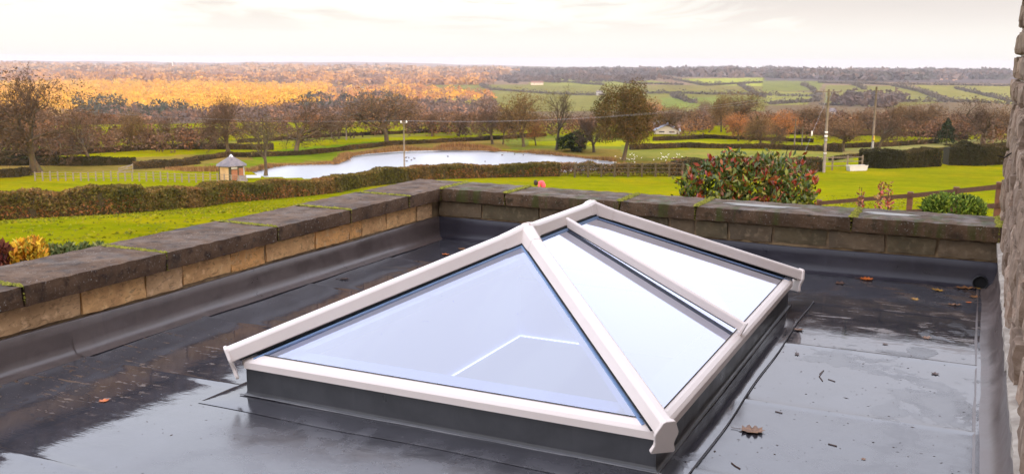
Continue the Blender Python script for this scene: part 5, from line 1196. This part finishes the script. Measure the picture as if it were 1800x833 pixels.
PB = vplace(1310, 330, 13.0); zb = gz(PB[0], PB[1]); ph = thing('photinia_bush', (PB[0], PB[1], zb), 'large glossy bush with red young leaves over green ones behind the rear parapet', 'bush')
u = pxm(PB); lobes = []
for (cx, cy, rx_, ry_) in ((1300, 322, 62, 45), (1250, 325, 52, 38), (1350, 325, 62, 44), (1390, 335, 42, 36), (1215, 335, 26, 22), (1280, 300, 32, 26), (1345, 300, 60, 24), (1400, 350, 40, 36), (1300, 380, 80, 60), (1240, 385, 50, 50), (1370, 390, 60, 55)):
    q = vplace(cx, cy, 13.0+rs.uniform(-.15, .5)); lobes.append((q, rx_*u, ry_*u))
Cc = []; tips = []
for q, a, b in lobes:
    n = int(900*a*b/.16*.55)+120; c = blob_cloud(rs, n)*np.array([a, a*.9, b])+q; Cc.append(c)
    k = blob_cloud(rs, 26); k[:, 2] = np.abs(k[:, 2]); tips.append(k*np.array([a, a*.9, b])*1.03+q)
Cc = np.vstack(Cc); V, Fc, c = leaf_bits(rs, Cc, .09, [(.045, .075, .012), (.10, .12, .015), (.16, .14, .02), (.20, .055, .018), (.30, .05, .02)], [.46, .28, .10, .10, .06])
nmesh('foliage', V, Fc, M_GLOSSY, ph, 'stuff', c)
M_REDL = material('red_young_leaves', [(.26, .034, .014), (.16, .026, .014), (.34, .09, .02)], .35, 9, spec=.5)
lm = bpy.data.meshes.new('leaf'); lm.from_pydata([(0, 0, 0), (.026, .012, .06), (.020, .018, .10), (0, .022, .135), (-.020, .018, .10), (-.026, .012, .06), (0, 0, .065)], [], [(0, 1, 6), (1, 2, 6), (2, 3, 6), (3, 4, 6), (4, 5, 6), (5, 0, 6)]); lm.materials.append(M_REDL)
tips = np.vstack(tips); tips = tips[rs.permutation(len(tips))][:72]; nl = 0
for tpt in tips:
    for k in range(4):
        o = link('leaf', lm, None, ph); o.location = tpt-parent_world(ph); o.rotation_euler = (rs.uniform(-.7, .1), rs.uniform(-.3, .3), k*1.57+rs.rand()); o.scale = (rs.uniform(.55, .95),)*3
mb = MB()
for k in range(16):
    q = lobes[k % len(lobes)][0]+rs.normal(0, .15, 3); b0 = np.array([PB[0]+rs.normal(0, .12), PB[1]+rs.normal(0, .12), zb]); mb.tube([b0, (b0+q)/2+rs.normal(0, .08, 3), q], [.022, .015, .006], 5)
mb.build('stem', M_BARK_D, ph)
# young red shrubs
for k, (px, top, d, w_, lb) in enumerate(((1515, 327, 12, 9, 'thin young shrub with few red leaves above the rear coping, left of the pair'), (1549, 322, 12, 10, 'left of two red leaved saplings standing side by side above the rear coping'), (1563, 322, 12.2, 10, 'right of two red leaved saplings standing side by side above the rear coping'))):
    q = vplace(px, top, d); z0 = gz(q[0], q[1]); o = thing('red_sapling', (q[0], q[1], z0), lb, 'shrub'); u = pxm(q); n = 170 if k else 80
    h = rs.rand(n)**.8; C = np.column_stack([q[0]+rs.normal(0, w_*u*.33, n), q[1]+rs.normal(0, .08, n), q[2]-h*.55])
    V, Fc, c = leaf_bits(rs, C, .05, [(.30, .05, .05), (.22, .06, .04), (.36, .13, .05), (.16, .10, .03)]); nmesh('foliage', V, Fc, M_GLOSSY, o, 'stuff', c)
    MB().tube([(q[0], q[1], z0), (q[0]+.03, q[1], (z0+q[2])/2), (q[0], q[1], q[2]-.02)], [.015, .010, .004], 5).build('stem', M_BARK_D, o)
# clipped green bush
q = vplace(1676, 374, 12.0); z0 = gz(q[0], q[1]); o = thing('clipped_bush', (q[0], q[1], z0), 'small clipped rounded green bush between the red saplings and the house wall', 'bush'); u = pxm(q)
n = 5200; d_ = rs.normal(size=(n, 3)); d_ /= np.linalg.norm(d_, axis=1)[:, None]; e_ = np.sign(d_)*np.abs(d_)**.75; C = e_*np.array([50*u, 45*u, 28*u])*(.85+.17*rs.rand(n))[:, None]+q
V, Fc, c = leaf_bits(rs, C, .055, [(.07, .12, .015), (.11, .17, .02), (.05, .08, .012), (.17, .22, .03)]); nmesh('foliage', V, Fc, M_LEAF, o, 'stuff', c)
mb = MB()
for k in range(8): mb.tube([(q[0]+rs.normal(0, .05), q[1]+rs.normal(0, .05), z0), q+np.array([rs.normal(0, .2), rs.normal(0, .15), 0])], [.02, .008], 5)
mb.build('stem', M_BARK_D, o)
# border planting beside the left parapet
def border(name, px0, px1, ytop, d, cols, leaf, n, label, cat, hpx, rough_=False):
    Cs = []; 
    for k in range(n):
        t = rs.rand(); px = px0+(px1-px0)*t; tt = ytop(px); lump = (.5+.5*math.sin(px*.35)*math.sin(px*.13+1)); py = tt+(1-lump)*hpx*.25+hpx*rs.rand()**1.3; p_ = vplace(px, tt+(1-lump)*hpx*.25, d+rs.normal(0, .2)); gz_ = gz(p_[0], p_[1]); t_ = rs.rand()**2.2; p_[2] = p_[2]*(1-t_)+(gz_+.05)*t_; Cs.append(p_)
    C = np.array(Cs); q = C.mean(0); z0 = gz(q[0], q[1]); o = thing(name, (q[0], q[1], z0), label, cat)
    V, Fc, c = leaf_bits(rs, C, leaf, cols, up=.9); nmesh('foliage', V, Fc, M_LEAF, o, 'stuff', c); mb = MB()
    for k in range(10):
        p_ = C[rs.randint(len(C))]; mb.tube([(q[0]+(p_[0]-q[0])*.6, q[1]+(p_[1]-q[1])*.6, z0), p_], [.015, .006], 4)
    mb.build('stem', M_BARK_D, o)
border('maroon_shrub', -25, 14, lambda x: 432, 9.4, [(.16, .035, .03), (.10, .03, .025), (.20, .06, .03)], .06, 3600, 'dark maroon shrub at the left edge behind the coping', 'shrub', 60)
border('golden_shrub', 16, 80, lambda x: 422+.012*(x-56)**2, 9.6, [(.85, .46, .03), (.90, .56, .05), (.70, .28, .03), (.45, .34, .04)], .06, 8000, 'bright golden orange shrub behind the left coping', 'shrub', 50)
border('grey_green_hedge', 82, 196, lambda x: 430+(196-x)*.03, 10.2, [(.16, .19, .06), (.25, .24, .08), (.10, .13, .04)], .055, 11000, 'low grey green bushy planting along the outside of the left parapet', 'plants', 60)

# ---- person bending on the lawn
def skin_body(name, joints, edges, mat, parent, sub=1):
    me = bpy.data.meshes.new(name); me.from_pydata([j[0] for j in joints], edges, []); o = link(name, me, None, parent); md = o.modifiers.new('skin', 'SKIN')
    me.skin_vertices.new() if not me.skin_vertices else None
    for i, j in enumerate(joints): me.skin_vertices[0].data[i].radius = (j[1], j[1]*(j[2] if len(j) > 2 else 1))
    me.skin_vertices[0].data[0].use_root = True; s_ = o.modifiers.new('sub', 'SUBSURF'); s_.levels = s_.render_levels = 2
    o.data.materials.append(mat); return o
M_PINK = material('pink_coat', [(.80, .10, .13), (.72, .08, .12)], .8, 8); M_SKIN = material('skin', [(.52, .30, .22)], .6); M_HAIR = material('dark_hair', [(.025, .016, .012)], .6); M_JEAN = material('dark_trousers', [(.03, .035, .06)], .9)
q = vplace(951, 313.5, 43); z0 = gz(q[0], q[1]); per = thing('person', (q[0], q[1], z0), 'person with dark hair in a pink coat bending over on the lawn', 'person'); hs = (q[2]-z0)
v = np.array([q[0]-CAM[0], q[1]-CAM[1], 0]); v /= np.linalg.norm(v); per.rotation_euler = (0, 0, math.atan2(v[1], v[0])-math.pi/2)
# local axes: x to the right of the view, y away; bent forward to the left
k = hs/1.22
def J(x, y, z_, r, *a): return ((x*.78, y*.78, z_*hs/1.27), r*.8, *a)
body = [J(.16, 0, .84, .15), J(.12, 0, 1.02, .16), J(.02, 0, 1.12, .15), J(-.10, 0, 1.12, .12), J(-.20, -.01, 1.06, .055),
        J(-.08, -.17, 1.08, .06), J(-.14, -.22, .86, .05), J(-.24, -.16, .66, .04), J(-.08, .17, 1.08, .06), J(-.14, .22, .86, .05), J(-.24, .16, .66, .04)]
skin_body('coat', body, [(0, 1), (1, 2), (2, 3), (3, 4), (3, 5), (5, 6), (6, 7), (3, 8), (8, 9), (9, 10)], M_PINK, per)
legs = [J(.16, 0, .82, .13), J(.16, -.10, .74, .10), J(.10, -.11, .42, .07), J(.14, -.11, .08, .05), J(.02, -.11, .04, .045), J(.16, .10, .74, .10), J(.10, .11, .42, .07), J(.14, .11, .08, .05), J(.02, .11, .04, .045)]
skin_body('trousers', legs, [(0, 1), (1, 2), (2, 3), (3, 4), (0, 5), (5, 6), (6, 7), (7, 8)], M_JEAN, per)
head = [J(-.20, 0, 1.10, .05), J(-.27, -.01, 1.11, .085), J(-.32, -.01, 1.05, .085), J(-.36, -.01, 1.00, .055)]
skin_body('head', head, [(0, 1), (1, 2), (2, 3)], M_SKIN, per)
skin_body('hair', [J(-.24, -.03, 1.17, .075), J(-.28, -.06, 1.15, .135), J(-.31, -.06, 1.05, .13), J(-.27, -.05, .95, .06)], [(0, 1), (1, 2), (2, 3)], M_HAIR, per)
for s_ in (-1, 1):
    hb = [J(-.24, .16*s_, .66, .032), J(-.27, .155*s_, .60, .038, .6)]; ed = [(0, 1)]
    for fi in range(4): hb += [J(-.265-.012*fi, (.13+.018*fi)*s_, .55, .011), J(-.275-.012*fi, (.13+.018*fi)*s_, .50+.006*abs(fi-1), .008)]; n_ = len(hb); ed += [(1, n_-2), (n_-2, n_-1)]
    hb += [J(-.24, .12*s_, .58, .012), J(-.25, .10*s_, .545, .010)]; n_ = len(hb); ed += [(1, n_-2), (n_-2, n_-1)]
    skin_body('hand', hb, ed, M_SKIN, per)

# ---- fallen leaves, twigs and grit on the roof
def leafmesh(seed, lobes=4, L=.075, curl=.35):
    rs = np.random.RandomState(seed); n = 28; P = []
    for i in range(n):
        t = i/n*2*math.pi; r = (.5+.5*abs(math.cos(t*.5)))*.55+.16*math.cos(lobes*2*t)+rs.uniform(-.03, .03); x = math.cos(t)*L*.5*(1.0+.16*math.cos(2*lobes*t)); y = math.sin(t)*L*.36*(1+.30*math.cos(2*lobes*t)); P.append((x, y, curl*(x*x+2.2*y*y)/L+rs.uniform(0, .03)))
    me = bpy.data.meshes.new('leaf'); me.from_pydata(P+[(0, 0, .001)], [], [(i, (i+1) % n, n) for i in range(n)]); return me
LM = [material('oak_leaf_brown', [(.26, .11, .035), (.14, .06, .02)], .45, 60), material('oak_leaf_dark', [(.085, .035, .018), (.05, .022, .012)], .4, 60), material('leaf_orange', [(.62, .16, .02), (.45, .10, .02)], .45, 60), material('leaf_yellow', [(.48, .27, .04), (.30, .14, .03)], .45, 60)]
def fl(px, py, size, m_, lb, rot=None, sq=1.0, z_=.0):
    P = onplane(px, py, 2, .004+z_); me = leafmesh(int(px*7+py), 3+int(px) % 3, 1.0); me.materials.append(LM[m_]); o = bpy.data.objects.new('fallen_leaf', me); COL.objects.link(o); o.location = (P[0], P[1], roofz(P[0], P[1])+.0005); u = pxm(P)
    o.scale = (size*u, size*u*1.3*sq, size*u*.8); o.rotation_euler = (RNG.uniform(-.1, .1), RNG.uniform(-.1, .1), RNG.rand()*6.28 if rot is None else rot); tag(o, lb, 'leaf')
    st_ = MB().tube([(-.5, 0, .08), (-.75, .05, .05), (-.9, .12, .1)], .02, 4).build('stalk', LM[1], None); st_.parent = o
fl(1322, 755, 40, 0, 'large brown curled oak leaf alone on the wet roof right of the lantern', .2)
fl(183, 703, 17, 2, 'bright orange leaf lying alone on the dark wet roof at the left')
fl(1281, 691, 24, 0, 'brown leaf resting against the right side of the lantern kerb')
fl(1404, 578, 17, 0, 'small brown leaf at the far end of the apron edge behind the right corner')
fl(1375, 563, 14, 1, 'dark leaf beside the kerb below the far right corner of the lantern')
fl(1523, 491, 22, 2, 'rusty leaf lying at the foot of the rear upstand right of the lantern corner')
fl(1476, 498, 16, 1, 'dark shrivelled leaf just left of the rusty one near the rear upstand')
fl(1648, 510, 20, 3, 'pale yellow leaf midway between the rusty leaf and the outlet', .1, .6)
fl(1608, 525, 13, 3, 'small mustard leaf on the silted roof below the rear upstand')
fl(1696, 507, 32, 0, 'long brown leaf left of the roof outlet', .1, .45)
fl(1727, 508, 24, 3, 'yellow brown leaf pressed directly below the roof outlet', .0, .5)
fl(1713, 521, 15, 0, 'tan leaf just in front of the leaves below the outlet')
fl(1678, 535, 24, 0, 'curled tan leaf on the roof left of the house upstand', .15, .5)
fl(1703, 530, 9, 2, 'tiny reddish leaf between the outlet and the curled tan leaf')
fl(1629, 593, 14, 0, 'brown leaf at the edge of the shining puddle near the right seam')
fl(1556, 604, 9, 1, 'small black leaf scrap on the edge of the shining puddle')
fl(1401, 621, 15, 1, 'dark reddish scrap beside the apron edge on the shining water', None, .5)
fl(1644, 656, 13, 1, 'black curled leaf on the bright water near the right seam')
fl(1518, 804, 8, 0, 'small red brown scrap near the bottom of the picture')
fl(1733, 761, 7, 1, 'tiny dark scrap on the right seam near the house wall')
fl(812, 437, 13, 0, 'brown leaf on the roof near the far left corner of the parapets')
fl(783, 446, 13, 2, 'reddish leaf on the roof in front of the far left corner')
fl(605, 489, 18, 1, 'long dark leaf in the shaded strip between lantern and left parapet', .3, .5)
fl(1187, 812, 26, 1, 'dark wet leaf under the near right end cap of the lantern')
def twig(pts, r, lb):
    o = MB().tube([(lambda w_: (w_[0], w_[1], roofz(w_[0], w_[1])+r*.6))(onplane(a, b, 2, .0)) for a, b in pts], r, 5).build('twig', LM[1]); tag(o, lb, 'twig')
twig([(1441, 656), (1448, 650), (1444, 655), (1440, 660), (1446, 668)], .0028, 'small forked black twig on the bright water right of the lantern')
twig([(1456, 665), (1468, 669)], .0026, 'short straight twig just right of the forked one')
twig([(1363, 722), (1375, 725)], .003, 'short thick twig above the large oak leaf')
twig([(1456, 779), (1471, 783)], .003, 'short thick twig right of the large oak leaf')
twig([(1286, 812), (1292, 817), (1301, 822)], .003, 'pale ended twig below the large oak leaf')
twig([(674, 757), (683, 754)], .003, 'tiny twig on the grey roof in front of the kerb')
rs = np.random.RandomState(9); mb = MB()
def grit(n, x0, x1, y0, y1, s0, s1):
    for i in range(n):
        x, y = rs.uniform(x0, x1), rs.uniform(y0, y1)
        if A0-.02 < x < B0+.02 and C0-.05 < y < D0+.05: continue
        s_ = .6*rs.uniform(s0, s1)*(1 if rs.rand() > .15 else 1.9); a = rs.rand()*6.28; e = rs.uniform(1, 2.6); c = np.array([x, y, roofz(x, y)+.0001]); w1 = np.array([math.cos(a), math.sin(a), 0])*s_*e; w2 = np.array([-math.sin(a), math.cos(a), 0])*s_
        mb.add([c+w1, c+w2, c-w1, c-w2, c+(0, 0, s_*.45)], [(0, 1, 4), (1, 2, 4), (2, 3, 4), (3, 0, 4)])
grit(420, 3.4, 4.45, -4.6, -.1, .0022, .006); grit(330, .1, 3.4, -6.0, -4.2, .002, .005); grit(140, .1, 1.2, -4.3, -.3, .002, .005); grit(60, 1.2, 3.4, -1.1, -.1, .003, .006)
mb.build('grit', material('debris', [(.03, .022, .018), (.07, .04, .025)], .8, 30), None, 'stuff')

# ---- thin haze over the whole valley
hz = MB().box(-15500, 15500, -15500, 15500, -170, 9).build('haze', None, None, 'stuff'); m = bpy.data.materials.new('haze_air'); m.use_nodes = True; g_ = NT(m.node_tree); g_.n.clear()
pv = g_.node('ShaderNodeVolumePrincipled', {'Color': (1.0, .95, .97), 'Density': 8.5e-5, 'Anisotropy': .25}); o = g_.node('ShaderNodeOutputMaterial'); g_.l.new(pv.outputs[0], o.inputs[1]); hz.data.materials.append(m)
